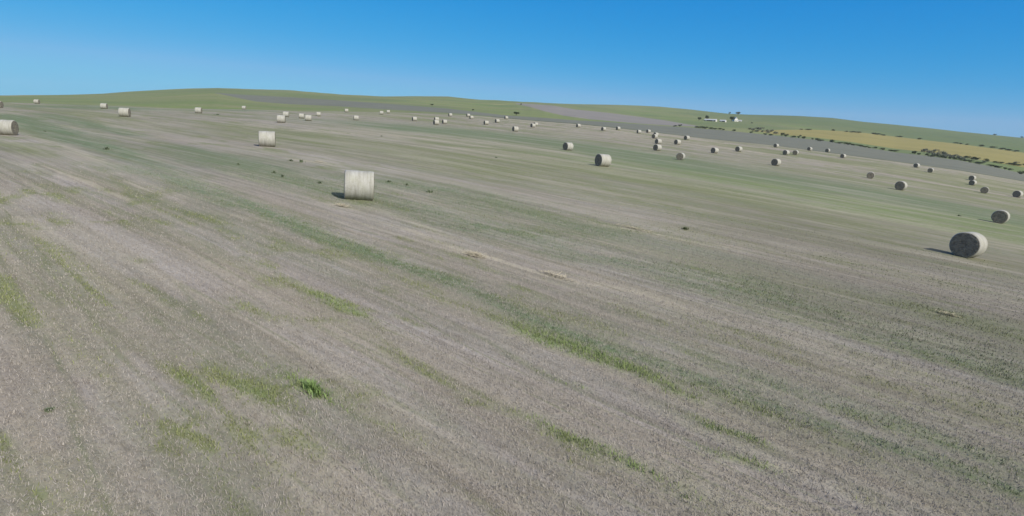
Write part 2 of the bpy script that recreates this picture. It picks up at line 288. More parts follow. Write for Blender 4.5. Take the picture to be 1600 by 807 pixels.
VEG = [
    ('shrub', 179.7, 671.5, 5.8, 1.31),
    ('shrub', 191.0, 694.5, 3.75, 2.25),
    ('shrub', 209.4, 687.9, 5.95, 1.78),
    ('shrub', 214.6, 690.3, 5.97, 2.09),
    ('shrub', 220.3, 691.6, 5.98, 2.09),
    ('shrub', 225.4, 691.2, 5.23, 1.79),
    ('shrub', 230.6, 690.8, 5.23, 1.64),
    ('shrub', 235.2, 688.9, 4.47, 1.94),
    ('shrub', 238.6, 685.8, 3.71, 1.48),
    ('shrub', 251.5, 686.4, 3.71, 2.23),
    ('shrub', 265.8, 671.2, 3.63, 2.18),
    ('shrub', 268.1, 639.8, 4.85, 1.66),
    ('shrub', 269.5, 626.8, 4.75, 1.76),
    ('shrub', 299.6, 666.5, 4.33, 3.25),
    ('shrub', 304.3, 667.4, 4.34, 2.89),
    ('shrub', 296.6, 634.9, 4.81, 2.06),
    ('shrub', 302.6, 636.0, 4.13, 2.07),
    ('shrub', 327.8, 683.2, 3.7, 1.85),
    ('shrub', 315.3, 647.8, 4.21, 2.39),
    ('shrub', 308.7, 617.5, 3.35, 2.01),
    ('shrub', 310.8, 610.8, 3.97, 2.25),
    ('shrub', 300.5, 581.7, 5.68, 1.51),
    ('shrub', 307.4, 574.7, 4.36, 2.68),
    ('shrub', 316.4, 578.1, 5.02, 1.63),
    ('shrub', 326.1, 586.4, 5.09, 1.78),
    ('shrub', 337.1, 597.8, 4.54, 2.08),
    ('shrub', 332.9, 583.4, 5.07, 1.9),
    ('shrub', 335.4, 578.8, 5.03, 1.63),
    ('shrub', 337.1, 571.9, 4.97, 1.74),
    ('shrub', 349.4, 582.9, 3.17, 1.14),
    ('shrub', 363.6, 597.8, 4.55, 1.95),
    ('shrub', 372.2, 600.0, 4.57, 1.96),
    ('shrub', 380.8, 597.7, 5.85, 1.56),
    ('shrub', 386.3, 598.2, 4.55, 1.43),
    ('shrub', 392.3, 578.6, 4.41, 2.77),
    ('shrub', 387.7, 566.2, 3.7, 1.85),
    ('shrub', 367.9, 527.8, 4.6, 1.95),
    ('shrub', 365.0, 517.0, 4.5, 1.58),
    ('shrub', 380.0, 533.3, 4.65, 1.97),
    ('shrub', 399.8, 553.4, 3.01, 1.81),
    ('shrub', 391.4, 536.0, 4.67, 2.1),
    ('shrub', 397.2, 537.4, 4.69, 1.99),
    ('shrub', 404.8, 541.3, 4.72, 1.77),
    ('shrub', 407.5, 538.4, 4.11, 1.53),
    ('shrub', 402.9, 526.8, 5.17, 1.72),
    ('shrub', 394.9, 509.6, 5.0, 1.89),
    ('shrub', 400.4, 510.6, 5.02, 1.67),
    ('shrub', 399.2, 503.3, 4.94, 1.76),
    ('shrub', 384.4, 475.7, 4.68, 1.45),
    ('shrub', 394.5, 482.9, 4.22, 1.58),
    ('shrub', 414.8, 503.0, 4.4, 1.65),
    ('shrub', 411.6, 493.6, 2.7, 1.62),
    ('shrub', 415.5, 492.1, 3.23, 1.83),
    ('shrub', 357.6, 412.8, 4.07, 2.26),
    ('shrub', 433.4, 564.1, 4.92, 2.46),
    ('shrub', 435.8, 561.6, 4.9, 2.45),
    ('shrub', 438.2, 558.3, 4.87, 2.43),
    ('shrub', 440.5, 550.2, 4.2, 2.64),
    ('shrub', 446.5, 546.3, 4.17, 1.55),
    ('shrub', 450.3, 545.0, 4.16, 1.55),
    ('shrub', 457.0, 543.6, 4.74, 1.78),
    ('shrub', 458.6, 539.0, 5.29, 2.12),
    ('shrub', 463.5, 539.8, 4.12, 1.77),
    ('shrub', 475.3, 548.7, 4.19, 1.8),
    ('shrub', 464.8, 970.1, 6.29, 1.68),
    ('shrub', 485.6, 991.3, 9.63, 1.93),
    ('shrub', 566.3, 1060.3, 5.72, 2.75),
    ('shrub', 576.5, 1039.0, 5.61, 2.24),
    ('shrub', 594.0, 1050.0, 10.21, 2.27),
    ('shrub', 602.4, 1046.8, 10.18, 2.49),
    ('shrub', 650.0, 1078.4, 9.32, 2.8),
    ('shrub', 654.5, 1070.3, 10.41, 2.54),
    ('shrub', 663.7, 1070.0, 8.1, 2.08),
    ('shrub', 694.8, 1078.1, 9.33, 2.33),
    ('shrub', 721.7, 1060.3, 6.88, 2.75),
    ('shrub', 747.0, 1007.9, 9.82, 1.75),
    ('shrub', 749.6, 996.6, 6.48, 2.16),
    ('shrub', 752.3, 987.1, 5.35, 2.14),
    ('shrub', 758.4, 965.7, 6.28, 3.14),
    ('shrub', 770.5, 954.3, 8.28, 2.9),
    ('shrub', 775.3, 938.3, 9.16, 2.65),
    ('shrub', 771.1, 923.2, 9.02, 2.6),
    ('shrub', 770.5, 906.7, 8.86, 2.36),
    ('shrub', 423.6, 1075.6, 3.48, 1.74),
    ('sage', 316.1, 806.5, 5.23, 2.61),
    ('sage', 301.6, 756.5, 4.91, 2.78),
    ('sage', 336.3, 830.9, 6.28, 3.05),
    ('sage', 294.2, 723.8, 5.48, 2.35),
    ('sage', 334.3, 810.4, 5.25, 3.5),
    ('sage', 302.1, 727.7, 4.72, 2.36),
    ('sage', 322.6, 765.5, 5.79, 2.98),
    ('sage', 337.4, 786.4, 5.1, 2.89),
    ('sage', 305.8, 719.4, 4.67, 2.02),
    ('sage', 325.4, 748.3, 4.86, 2.43),
    ('sage', 322.2, 733.5, 3.97, 2.38),
    ('sage', 428.1, 616.5, 5.36, 3.62),
    ('sage', 420.4, 598.4, 5.21, 2.86),
    ('sage', 409.7, 579.2, 4.41, 2.77),
    ('sage', 444.4, 624.2, 4.75, 2.85),
    ('sage', 415.7, 579.6, 4.42, 2.9),
    ('sage', 423.6, 586.2, 5.1, 3.44),
    ('sage', 406.2, 559.0, 4.26, 2.44),
    ('sage', 428.7, 587.1, 4.47, 2.81),
    ('sage', 413.4, 563.1, 4.91, 2.7),
    ('sage', 412.6, 557.8, 4.25, 3.04),
    ('sage', 418.8, 561.2, 4.28, 2.93),
    ('sage', 417.7, 553.9, 4.22, 3.02),
    ('sage', 413.4, 543.2, 3.55, 2.37),
    ('sage', 429.8, 540.3, 4.12, 1.77),
    ('sage', 487.3, 571.7, 4.36, 1.87),
    ('tree', 325.2, 1065.4, 7.46, 6.32),
    ('tree', 352.5, 1108.1, 8.96, 8.96),
    ('tree', 401.1, 1115.2, 10.22, 9.13),
    ('tree', 714.0, 2009.2, 8.64, 7.34),
    ('tree', 705.1, 1908.4, 15.38, 10.25),
    ('tree', 4.9, 1019.0, 3.28, 2.85),
    ('tree', -1.4, 540.6, 5.83, 3.03),
    ('tree', -42.1, 557.3, 2.4, 1.8),
    ('tree', -93.9, 649.5, 4.89, 1.68),
    ('tree', 1538.6, 1912.1, 12.38, 5.36),
    ('tree', 1600.4, 1881.2, 10.16, 5.69),
]
WEEDS = [(-6.98, 7.98, 0.09, 0.04), (-3.45, 9.39, 0.23, 0.16), (9.9, 32.81, 0.52, 0.18), (-32.58, 46.32, 0.51, 0.25), (-18.9, 48.77, 0.32, 0.21), (-17.88, 48.46, 0.43, 0.27), (-20.35, 42.51, 0.28, 0.19), (-16.43, 39.35, 0.22, 0.22), (-15.21, 37.7, 0.25, 0.21), (-12.28, 36.29, 0.32, 0.16), (-8.83, 40.26, 0.36, 0.16), (-7.39, 39.49, 0.22, 0.18), (-5.48, 37.04, 0.41, 0.21), (-81.56, 160.66, 1.39, 0.35), (-2.57, 74.93, 0.41, 0.16), (-23.46, 101.83, 0.44, 0.17), (51.92, 67.05, 0.3, 0.22), (-51.25, 63.57, 0.21, 0.17)]
STROKES = [
    ('t', [(-111.9, 20.55, 3.62), (-81.7, 18.73, 2.76), (-55.8, 16.04, 1.9), (-41.1, 14.49, 1.2), (-30.4, 13.0, 0.81)], 0.75),
    ('t', [(-30.4, 13.0, 0.81), (-25.5, 12.82, 0.7), (-19.2, 12.08, 0.55), (-15.4, 12.11, 0.49), (-12.3, 12.14, 0.44), (-8.6, 11.58, 0.36)], 0.95),
    ('t', [(-40.1, 12.38, 1.3), (-35.4, 13.09, 1.24), (-30.4, 13.0, 1.08), (-26.2, 12.54, 0.93)], 0.9),
    ('t', [(-8.1, 11.48, 0.47), (-5.5, 11.7, 0.43), (-3.3, 11.89, 0.4), (-0.9, 11.71, 0.34), (1.4, 11.92, 0.31)], 0.7),
    ('t', [(-3.0, 12.87, 0.52), (-0.6, 13.22, 0.49), (1.4, 12.89, 0.42)], 0.45),
    ('l', [(-7.6, 10.75, 0.45), (-6.8, 10.9, 0.44), (-5.7, 10.84, 0.42), (-4.5, 10.88, 0.39), (-3.5, 11.06, 0.39)], 0.85),
    ('l', [(-3.1, 9.81, 0.14), (-2.5, 10.0, 0.14)], 0.8),
    ('l', [(-5.3, 7.57, 0.18), (-4.8, 7.44, 0.17), (-3.9, 7.6, 0.17), (-2.5, 7.45, 0.15)], 0.7),
    ('l', [(-6.3, 9.0, 0.17), (-5.6, 9.17, 0.17)], 0.8),
    ('l', [(-2.6, 8.97, 0.18), (-2.2, 9.18, 0.18)], 0.7),
    ('g', [(-2.5, 11.08, 0.34), (-1.4, 11.08, 0.32)], 0.8),
    ('g', [(-10.6, 3.7, 0.24), (-9.2, 3.74, 0.22), (-7.9, 3.66, 0.2)], 0.95),
    ('l', [(-10.4, 3.73, 0.08), (-9.3, 3.75, 0.07)], 0.6),
    ('l', [(-9.6, 4.32, 0.13), (-9.1, 4.47, 0.14)], 0.6),
    ('l', [(-9.2, 5.19, 0.22), (-8.6, 5.16, 0.21), (-7.8, 5.11, 0.2)], 0.75),
    ('g', [(-8.8, 2.92, 0.15), (-8.2, 3.11, 0.16)], 0.8),
    ('g', [(-12.2, 7.94, 0.38), (-11.1, 7.92, 0.36)], 0.6),
    ('g', [(-10.0, 4.23, 0.29), (-9.1, 4.58, 0.3), (-8.7, 5.89, 0.41)], 0.85),
    ('g', [(-8.5, 2.72, 0.19), (-9.0, 3.58, 0.26), (-7.2, 4.2, 0.28)], 0.65),
    ('g', [(-8.2, 4.64, 0.25), (-6.4, 5.48, 0.27)], 0.35),
    ('l', [(-13.0, 8.17, 0.26), (-11.7, 8.19, 0.25)], 0.75),
    ('g', [(-14.8, 8.01, 0.18), (-11.8, 8.47, 0.18), (-10.4, 8.93, 0.18)], 0.7),
    ('g', [(-14.6, 8.29, 0.19), (-11.1, 7.92, 0.16), (-8.7, 7.43, 0.13), (-6.5, 7.43, 0.11)], 0.45),
    ('g', [(-22.2, 4.23, 0.16), (-17.8, 4.05, 0.13), (-13.9, 3.84, 0.1)], 0.7),
    ('g', [(-16.5, 5.03, 0.17), (-14.4, 5.04, 0.15), (-13.0, 5.17, 0.15)], 0.7),
    ('g', [(-18.0, 2.58, 0.25), (-16.3, 2.49, 0.22), (-14.8, 2.46, 0.2)], 1.0),
    ('g', [(-25.1, 3.84, 0.35), (-24.5, 5.26, 0.48), (-24.4, 7.15, 0.67)], 0.95),
    ('g', [(-20.6, 3.04, 0.16), (-21.0, 3.96, 0.21), (-19.6, 4.84, 0.25)], 0.6),
    ('g', [(-18.3, 5.86, 0.29), (-18.2, 7.61, 0.39)], 0.5),
    ('g', [(-29.7, 4.65, 0.33), (-31.9, 6.33, 0.49), (-29.9, 6.97, 0.51)], 0.9),
    ('g', [(-26.5, 7.35, 0.41), (-30.9, 11.06, 0.75)], 0.6),
    ('g', [(-58.8, 9.79, 1.58), (-55.8, 10.72, 1.64), (-50.2, 10.26, 1.36)], 0.6),
    ('g', [(-31.3, 9.04, 0.59), (-27.8, 9.41, 0.57)], 0.6),
    ('g', [(-41.2, 11.05, 0.48), (-29.2, 9.4, 0.29), (-23.0, 9.04, 0.23)], 0.5),
    ('g', [(-9.9, 1.13, 0.11), (-8.9, 1.14, 0.1), (-8.3, 1.21, 0.1)], 1.0),
    ('g', [(-25.8, 9.41, 0.43), (-23.3, 10.11, 0.44)], 0.9),
    ('g', [(-25.9, 9.2, 0.63), (-24.1, 9.95, 0.66)], 0.5),
    ('g', [(-9.1, 7.32, 0.15), (-7.3, 7.23, 0.13)], 0.6),
    ('g', [(-13.3, 6.21, 0.34), (-12.0, 6.61, 0.34), (-11.1, 7.92, 0.42)], 0.7),
    ('g', [(-6.5, 7.06, 0.16), (-5.9, 7.43, 0.16)], 0.5),
    ('t', [(-46.2, 21.4, 3.93), (-34.6, 19.59, 2.72), (-27.9, 19.24, 2.3), (-24.4, 20.03, 2.25), (-19.9, 19.49, 1.96), (-17.0, 20.86, 2.03)], 0.7),
    ('t', [(-30.9, 23.84, 2.87), (-27.5, 26.94, 3.21), (-20.7, 25.41, 2.59), (-17.0, 25.17, 2.37)], 0.6),
    ('g', [(-71.1, 45.24, 10.77), (-57.5, 47.33, 10.3), (-34.1, 41.58, 6.7), (-24.5, 42.7, 6.18), (-15.8, 42.04, 5.4)], 0.6),
    ('t', [(-56.3, 22.11, 1.81), (-43.9, 22.26, 1.43)], 0.6),
    ('t', [(-122.5, 27.51, 2.53), (-78.1, 24.54, 1.63)], 0.6),
    ('t', [(-103.0, 100.6, 18.85), (-91.6, 111.27, 19.27), (-72.6, 110.88, 17.11), (-53.1, 104.08, 14.29), (-38.7, 97.34, 12.17), (-25.7, 92.87, 10.68), (-14.3, 103.16, 12.06), (3.7, 89.7, 9.02)], 0.75),
    ('t', [(-35.3, 91.66, 9.39), (-29.5, 99.01, 10.24)], 0.9),
    ('l', [(-25.6, 78.18, 10.53), (-14.0, 78.1, 9.83), (-3.8, 69.56, 7.51), (3.4, 67.11, 6.68)], 0.45),
    ('g', [(-39.5, 60.72, 6.97), (-25.7, 58.3, 5.83), (-14.3, 52.91, 4.45), (-7.3, 49.87, 3.72)], 0.65),
    ('t', [(-14.3, 103.16, 24.56), (-5.7, 97.89, 22.06), (4.6, 99.17, 22.14)], 0.5),
    ('g', [(-20.4, 26.27, 2.71), (-15.8, 28.52, 2.83), (-12.7, 31.98, 3.23)], 0.4),
    ('t', [(-12.3, 19.34, 1.41), (-9.1, 21.41, 1.52), (-6.6, 22.31, 1.53)], 0.5),
    ('t', [(-6.8, 20.25, 1.5), (-3.2, 20.98, 1.43), (-0.5, 20.97, 1.31), (1.7, 20.98, 1.21)], 0.6),
    ('t', [(-2.1, 19.63, 1.37), (0.3, 19.72, 1.28), (1.6, 18.92, 1.12)], 0.5),
    ('g', [(-3.7, 15.55, 1.18), (-0.8, 15.67, 1.06), (1.5, 15.79, 0.97)], 0.45),
    ('g', [(-8.3, 15.07, 0.84), (-4.3, 14.73, 0.7), (-1.3, 14.5, 0.6)], 0.4),
    ('g', [(-16.2, 11.6, 0.42), (-12.9, 11.11, 0.35), (-11.0, 10.81, 0.32)], 0.5),
    ('g', [(-12.0, 10.79, 0.33), (-9.7, 10.93, 0.31), (-8.2, 11.01, 0.29)], 0.5),
    ('t', [(-198.5, 34.23, 5.84), (-204.9, 49.19, 7.4), (-217.3, 69.03, 14.92)], 0.8),
    ('t', [(-206.7, 65.66, 6.71), (-221.7, 113.77, 10.88)], 0.6),
    ('g', [(-65.7, 64.22, 4.54), (-60.1, 73.16, 5.26)], 0.6),
    ('s', [(-45.5, 7.44, 0.56), (-36.0, 8.77, 0.52), (-28.7, 11.37, 0.58)], 0.35),
    ('s', [(-68.9, 14.26, 0.91), (-50.6, 12.91, 0.58), (-38.5, 11.87, 0.39)], 0.6),
    ('s', [(-97.8, 49.98, 5.92), (-82.2, 72.14, 9.08), (-55.1, 67.11, 6.78), (-32.2, 63.55, 5.27), (-17.1, 62.62, 4.56), (-3.5, 65.64, 4.46), (3.1, 57.6, 3.29)], 0.55),
    ('s', [(-88.8, 86.76, 6.04), (-51.8, 79.4, 4.18)], 0.5),
    ('s', [(-15.4, 27.13, 0.55), (-13.7, 28.36, 0.57)], 1),
    ('s', [(-13.7, 28.36, 0.57), (-11.7, 28.04, 0.54), (-9.8, 29.1, 0.55)], 0.8),
    ('s', [(-14.8, 15.39, 0.3), (-13.8, 15.71, 0.3)], 1),
    ('s', [(-18.8, 16.17, 0.27), (-15.9, 15.57, 0.24), (-11.2, 15.64, 0.21), (-9.7, 16.08, 0.21)], 0.8),
    ('s', [(-9.4, 16.5, 0.29), (-8.0, 16.91, 0.28), (-6.7, 16.57, 0.26)], 0.8),
    ('s', [(-25.3, 16.69, 0.33), (-24.3, 16.92, 0.33)], 1),
    ('s', [(-23.9, 18.02, 0.48), (-20.5, 17.64, 0.43), (-17.2, 16.85, 0.37)], 0.6),
    ('s', [(-24.5, 10.91, 0.31), (-22.6, 11.88, 0.33)], 0.6),
    ('s', [(-34.4, 10.57, 0.39), (-27.3, 9.98, 0.3)], 0.6),
    ('s', [(-46.4, 27.58, 0.65), (-43.4, 28.13, 0.63)], 1),
    ('s', [(-37.4, 17.25, 0.3), (-33.4, 17.28, 0.28)], 0.7),
    ('s', [(-28.2, 9.81, 0.24), (-28.4, 12.7, 0.33)], 0.7),
    ('s', [(-4.7, 45.48, 1.14), (-0.4, 43.22, 0.97), (2.4, 38.99, 0.76)], 0.6),
    ('s', [(-93.2, 224.82, 35.42), (-56.7, 200.58, 8.54), (-22.1, 211.96, 7.64), (8.3, 209.69, 6.86)], 0.3),
    ('s', [(-0.6, 25.1, 0.35), (0.1, 25.07, 0.34)], 0.8),
    ('s', [(-8.2, 10.69, 0.21), (-7.5, 10.88, 0.21)], 0.6),
    ('s', [(-2.4, 9.05, 0.08), (-1.6, 9.54, 0.08)], 0.9),
    ('s', [(-2.0, 7.82, 0.15), (-1.0, 8.65, 0.17)], 0.6),
    ('s', [(-5.4, 4.63, 0.09), (-4.2, 5.38, 0.1)], 0.35),
]
def hill_noise(x, y):
    return (fbm(x / 150.0 + 40, y / 150.0 + 40, 5, 4) - 0.5)

def land_z(x, y):
    """ground height in world metres"""
    x = np.atleast_1d(np.asarray(x, float)); y = np.atleast_1d(np.asarray(y, float))
    z = ground_z(x, y)
    r = np.hypot(x, y); az = np.degrees(np.arctan2(x, y))
    E = [edge(k, az)[0] for k in range(6)]
    for k, amp in ((2, 2.0), (4, 9.0)):
        t = np.clip((r - E[k]) / np.maximum(E[k + 1] - E[k], 1), 0, 1)
        z = z + hill_noise(x, y) * amp * 4 * t * (1 - t) * np.clip((E[k + 1] - E[k]) / 300.0, 0, 1)
    return z + CAM_Z
def gz(x, y): return float(land_z(x, y)[0])

# ------------------------------------------------------------ where the hay field is green, dark green, lush or strawy
SU, SV = 0.777, 0.629            # the mown rows all run along u; v counts across them
def masks(x, y):
    u = SU * x - SV * y; v = SV * x + SU * y
    r = np.hypot(x, y)
    out = {k: np.zeros_like(x) for k in 'gtls'}
    wob = (fbm(u / 3.0, v / 1.1, 11) - 0.5) * 1.7
    wob2 = (fbm(u / 22.0, v / 5.0, 12) - 0.5) * 1.2
    for k, pts, amp in STROKES:
        P = np.array(pts, float)
        if len(P) < 2: continue
        mw = P[:, 2].max()
        sel = np.where((u > P[:, 0].min() - 8 * mw) & (u < P[:, 0].max() + 8 * mw) &
                       (v > P[:, 1].min() - 4 * mw) & (v < P[:, 1].max() + 4 * mw))[0]
        if not len(sel): continue
        us = u[sel]; vv = v[sel]; best = np.full(len(sel), 1e9)
        for a, b in zip(P[:-1], P[1:]):
            du = b[0] - a[0]; L = max(abs(du), 0.01) * (1 if du >= 0 else -1)
            t = np.clip((us - a[0]) / L, 0, 1)
            w = a[2] + (b[2] - a[2]) * t
            vl = a[1] + (b[1] - a[1]) * t
            over = us - (a[0] + L * t)
            dv = (vv - vl) / w + wob[sel] * 0.5 + wob2[sel] * 0.5
            best = np.minimum(best, dv * dv + (over / (2.6 * w)) ** 2)
        out[k][sel] = np.maximum(out[k][sel], amp * np.exp(-best * 0.95))
    n1 = fbm(u / 30.0, v / 3.2, 21); n2 = fbm(u / 5.0, v / 0.9, 23, 4); n3 = fbm(u / 70.0 + 3, v / 9.0, 29)
    az = np.degrees(np.arctan2(x, y))
    base = 0.30 * sst(n1, 0.5, 0.72) + 0.22 * sst(n2, 0.52, 0.75)
    base = base * (0.75 + 0.7 * sst(az, 0, 40))
    far = sst(r, 60, 120)
    base = base * (1 - 0.35 * far) + far * 0.40 * sst(n3, 0.46, 0.62)
    out['g'] = np.maximum(out['g'], base)
    n4 = fbm(u / 1.8, v / 0.55, 41, 4); n5 = fbm(u / 14.0, v / 2.2, 43)
    fr = sst(r, 30, 70)
    patch = (0.22 + 1.15 * sst(n4, 0.30, 0.66)) * (1 - fr) + (0.95 + 0.9 * sst(n5, 0.3, 0.65)) * fr
    out['g'] = np.maximum(out['g'], 0.50 * sst(fbm(u / 4.0, v / 1.6, 47), 0.56, 0.72) * sst(fbm(u / 16.0, v / 6.0, 48), 0.35, 0.6))
    soft = 0.55 + 0.5 * n2 + 0.35 * (patch - 0.8)
    for k in 'gtl':
        out[k] = np.clip(out[k] * (soft if k == 't' else patch) * (1 - (0.30 if k == 'l' else 0.12) * (1 - fr)), 0, 1)
    out['s'] = np.maximum(out['s'] * (0.6 + 0.7 * n2), 0.45 * sst(fbm(u / 18.0, v / 0.8, 31), 0.62, 0.8))
    rim = sst(r / edge(0, az)[0], 0.80, 0.97) * sst(az, -12, 0)
    for k in 'gtl': out[k] = out[k] * (1 - 0.85 * rim)
    out['s'] = np.maximum(out['s'], 0.45 * rim)
    out['d'] = np.clip(sst(x - 0.25 * y, -3, 13) * (1 - 0.9 * sst(v, 42, 62)) * (0.7 + 0.6 * (n3 - 0.5) + 0.5 * (n1 - 0.5)), 0, 1)  # darker tone over the near right side of the field
    return out

ROT = math.atan2(SV, SU)

# ------------------------------------------------------------ materials of the land
def hay_material():
    t = NT('hay_field_stubble', 0.95, 0.08)
    pr = t.pos(ROT); p = t.pos()
    prs = t.pos(ROT, (0.22, 1, 1)); prl = t.pos(ROT, (0.05, 1, 1))
    fine = t.noise(prs, 16, 5, 0.7); med = t.noise(prs, 2.2, 5, 0.62); wide = t.noise(prl, 0.9, 4, 0.55)
    clump = t.noise(p, 3.2, 5, 0.65); grit = t.noise(p, 38, 3, 0.6); big = t.noise(p, 0.09, 4, 0.6)
    base = t.mix(t.ramp(med, [(0.36, 0.0), (0.64, 1.0)]), (0.304, 0.280, 0.254), (0.378, 0.351, 0.319))
    base = t.mix(t.ramp(wide, [(0.42, 0.0), (0.62, 0.75)]), base, (0.300, 0.268, 0.195))
    base = t.mix(t.ramp(big, [(0.42, 0.0), (0.6, 0.7)]), base, (0.275, 0.243, 0.204))
    base = t.mix(t.ramp(fine, [(0.30, 0.75), (0.50, 0.0)]), base, (0.150, 0.128, 0.105))
    base = t.mix(t.ramp(grit, [(0.52, 0.0), (0.72, 0.35)]), base, (0.46, 0.41, 0.33))
    a = t.attr('Mask'); sp = t.n('ShaderNodeSeparateColor'); t.l(a.outputs['Color'], sp.inputs[0])
    br = t.math('MULTIPLY', t.ramp(clump, [(0.36, 0.35), (0.62, 1.0)]), t.ramp(fine, [(0.3, 0.7), (0.6, 1.15)]))
    def amt(s, k): return t.math('MULTIPLY', t.math('MULTIPLY', s, k), br, True)
    c = t.mix(t.math('MULTIPLY', a.outputs['Alpha'], 0.85, True), base, (0.47, 0.425, 0.31))
    c = t.mix(amt(sp.outputs[0], 1.8), c, (0.192, 0.212, 0.104))
    c = t.mix(amt(sp.outputs[1], 2.0), c, (0.132, 0.186, 0.098))
    c = t.mix(amt(sp.outputs[2], 1.7), c, (0.168, 0.230, 0.085))
    c = t.mix(t.math('MULTIPLY', t.attr('Darker').outputs['Fac'], 0.62), c, (0.125, 0.120, 0.088))
    # faint mower lines
    wv = t.n('ShaderNodeTexWave', wave_type='BANDS', bands_direction='Y'); t.l(pr, wv.inputs[0])
    wv.inputs['Scale'].default_value = 0.55; wv.inputs['Distortion'].default_value = 3.5; wv.inputs['Detail'].default_value = 3; wv.inputs['Detail Scale'].default_value = 0.4
    c = t.mix(t.ramp(wv.outputs['Fac'], [(0.0, 0.22), (0.3, 0.0)]), c, (0.14, 0.125, 0.10))
    prx = t.pos(ROT, (0.012, 1, 1))
    l1 = t.noise(prx, 2.8, 2, 0.5); l2 = t.noise(prx, 0.75, 3, 0.6)
    c = t.mix(t.ramp(l1, [(0.36, 0.30), (0.50, 0.0)]), c, (0.150, 0.138, 0.098))
    c = t.mix(t.ramp(l1, [(0.54, 0.0), (0.68, 0.25)]), c, (0.40, 0.365, 0.29))
    c = t.mix(t.ramp(l2, [(0.36, 0.36), (0.50, 0.0)]), c, (0.165, 0.170, 0.100))
    m2 = t.noise(t.pos(ROT, (0.10, 1, 1)), 0.22, 6, 0.68); m3 = t.noise(t.pos(ROT, (0.35, 1, 1)), 0.5, 5, 0.7)
    c = t.mix(t.ramp(m2, [(0.50, 0.0), (0.64, 0.38)]), c, (0.385, 0.355, 0.290))
    c = t.mix(t.ramp(m2, [(0.36, 0.38), (0.49, 0.0)]), c, (0.160, 0.185, 0.108))
    c = t.mix(t.ramp(m3, [(0.34, 0.30), (0.48, 0.0)]), c, (0.155, 0.155, 0.110))
    l3 = t.noise(t.pos(ROT, (0.02, 1, 1)), 0.55, 2, 0.5)
    thin = t.ramp(l3, [(0.455, 0.0), (0.470, 1.0), (0.485, 0.0), (0.535, 0.0), (0.550, 1.0), (0.565, 0.0)])
    c = t.mix(t.math('MULTIPLY', t.math('MULTIPLY', thin, 0.6), t.ramp(med, [(0.35, 0.15), (0.6, 1.0)])), c, (0.150, 0.172, 0.085))
    t.bump(t.math('ADD', t.math('ADD', fine, t.math('MULTIPLY', clump, 1.2)), l1), 0.55, 0.07)
    return t.col(c)

def fallow_material(name, c1, c2, sc):
    t = NT(name, 0.95, 0.05); p = t.pos(); pl = t.pos(ROT - 0.15, (0.12, 1, 1))
    n = t.noise(pl, sc, 4, 0.6); b = t.noise(p, sc * 0.12, 4, 0.6); f = t.noise(p, 1.5, 4, 0.6)
    c = t.mix(t.ramp(n, [(0.38, 0.0), (0.62, 1.0)]), c1, c2)
    c = t.mix(t.ramp(b, [(0.45, 0.0), (0.65, 0.5)]), c, tuple(v * 0.88 for v in c1))
    c = t.mix(t.ramp(f, [(0.35, 0.25), (0.5, 0.0)]), c, tuple(v * 0.6 for v in c1))
    t.bump(f, 0.4, 0.15)
    return t.col(c)

def pasture_material():
    t = NT('hill_pasture_grass', 0.95, 0.05); p = t.pos()
    pl = t.pos(0.25, (0.25, 1, 1))
    a = t.noise(p, 0.006, 5, 0.6, 0.5); b = t.noise(pl, 0.03, 5, 0.65, 0.4); c_ = t.noise(p, 0.25, 5, 0.7)
    c = t.mix(t.ramp(a, [(0.38, 0.0), (0.62, 1.0)]), (0.160, 0.215, 0.080), (0.205, 0.225, 0.102))
    c = t.mix(t.ramp(b, [(0.42, 0.0), (0.66, 0.8)]), c, (0.230, 0.225, 0.130))
    sx = t.n('ShaderNodeSeparateXYZ'); t.l(p, sx.inputs[0])      # the crop east of the farm is a darker green
    mr = t.n('ShaderNodeMapRange'); mr.inputs[1].default_value = 350; mr.inputs[2].default_value = 800; t.l(sx.outputs[0], mr.inputs[0])
    c = t.mix(t.math('MULTIPLY', mr.outputs[0], 0.7), c, (0.098, 0.142, 0.072))
    d_ = t.noise(p, 0.0035, 4, 0.6, 0.8)
    c = t.mix(t.ramp(d_, [(0.40, 0.0), (0.62, 0.55)]), c, (0.115, 0.150, 0.080))
    c = t.mix(t.ramp(c_, [(0.32, 0.5), (0.5, 0.0)]), c, (0.085, 0.125, 0.055))
    return t.col(c)

M = {}
M['hay'] = hay_material()
M['floor'] = fallow_material('fallow_soil', (0.150, 0.160, 0.128), (0.182, 0.188, 0.152), 0.30)
M['upper'] = fallow_material('upper_fallow_soil', (0.205, 0.198, 0.180), (0.240, 0.226, 0.205), 0.10)
M['gold'] = fallow_material('ripening_crop', (0.245, 0.228, 0.090), (0.290, 0.252, 0.105), 0.12)
M['pasture'] = pasture_material()
t = NT('verge_grass', 0.95, 0.05); n = t.noise(t.pos(), 0.35, 4, 0.6)
M['verge'] = t.col(t.mix(t.ramp(n, [(0.4, 0.0), (0.6, 1.0)]), (0.075, 0.095, 0.055), (0.15, 0.16, 0.10)))

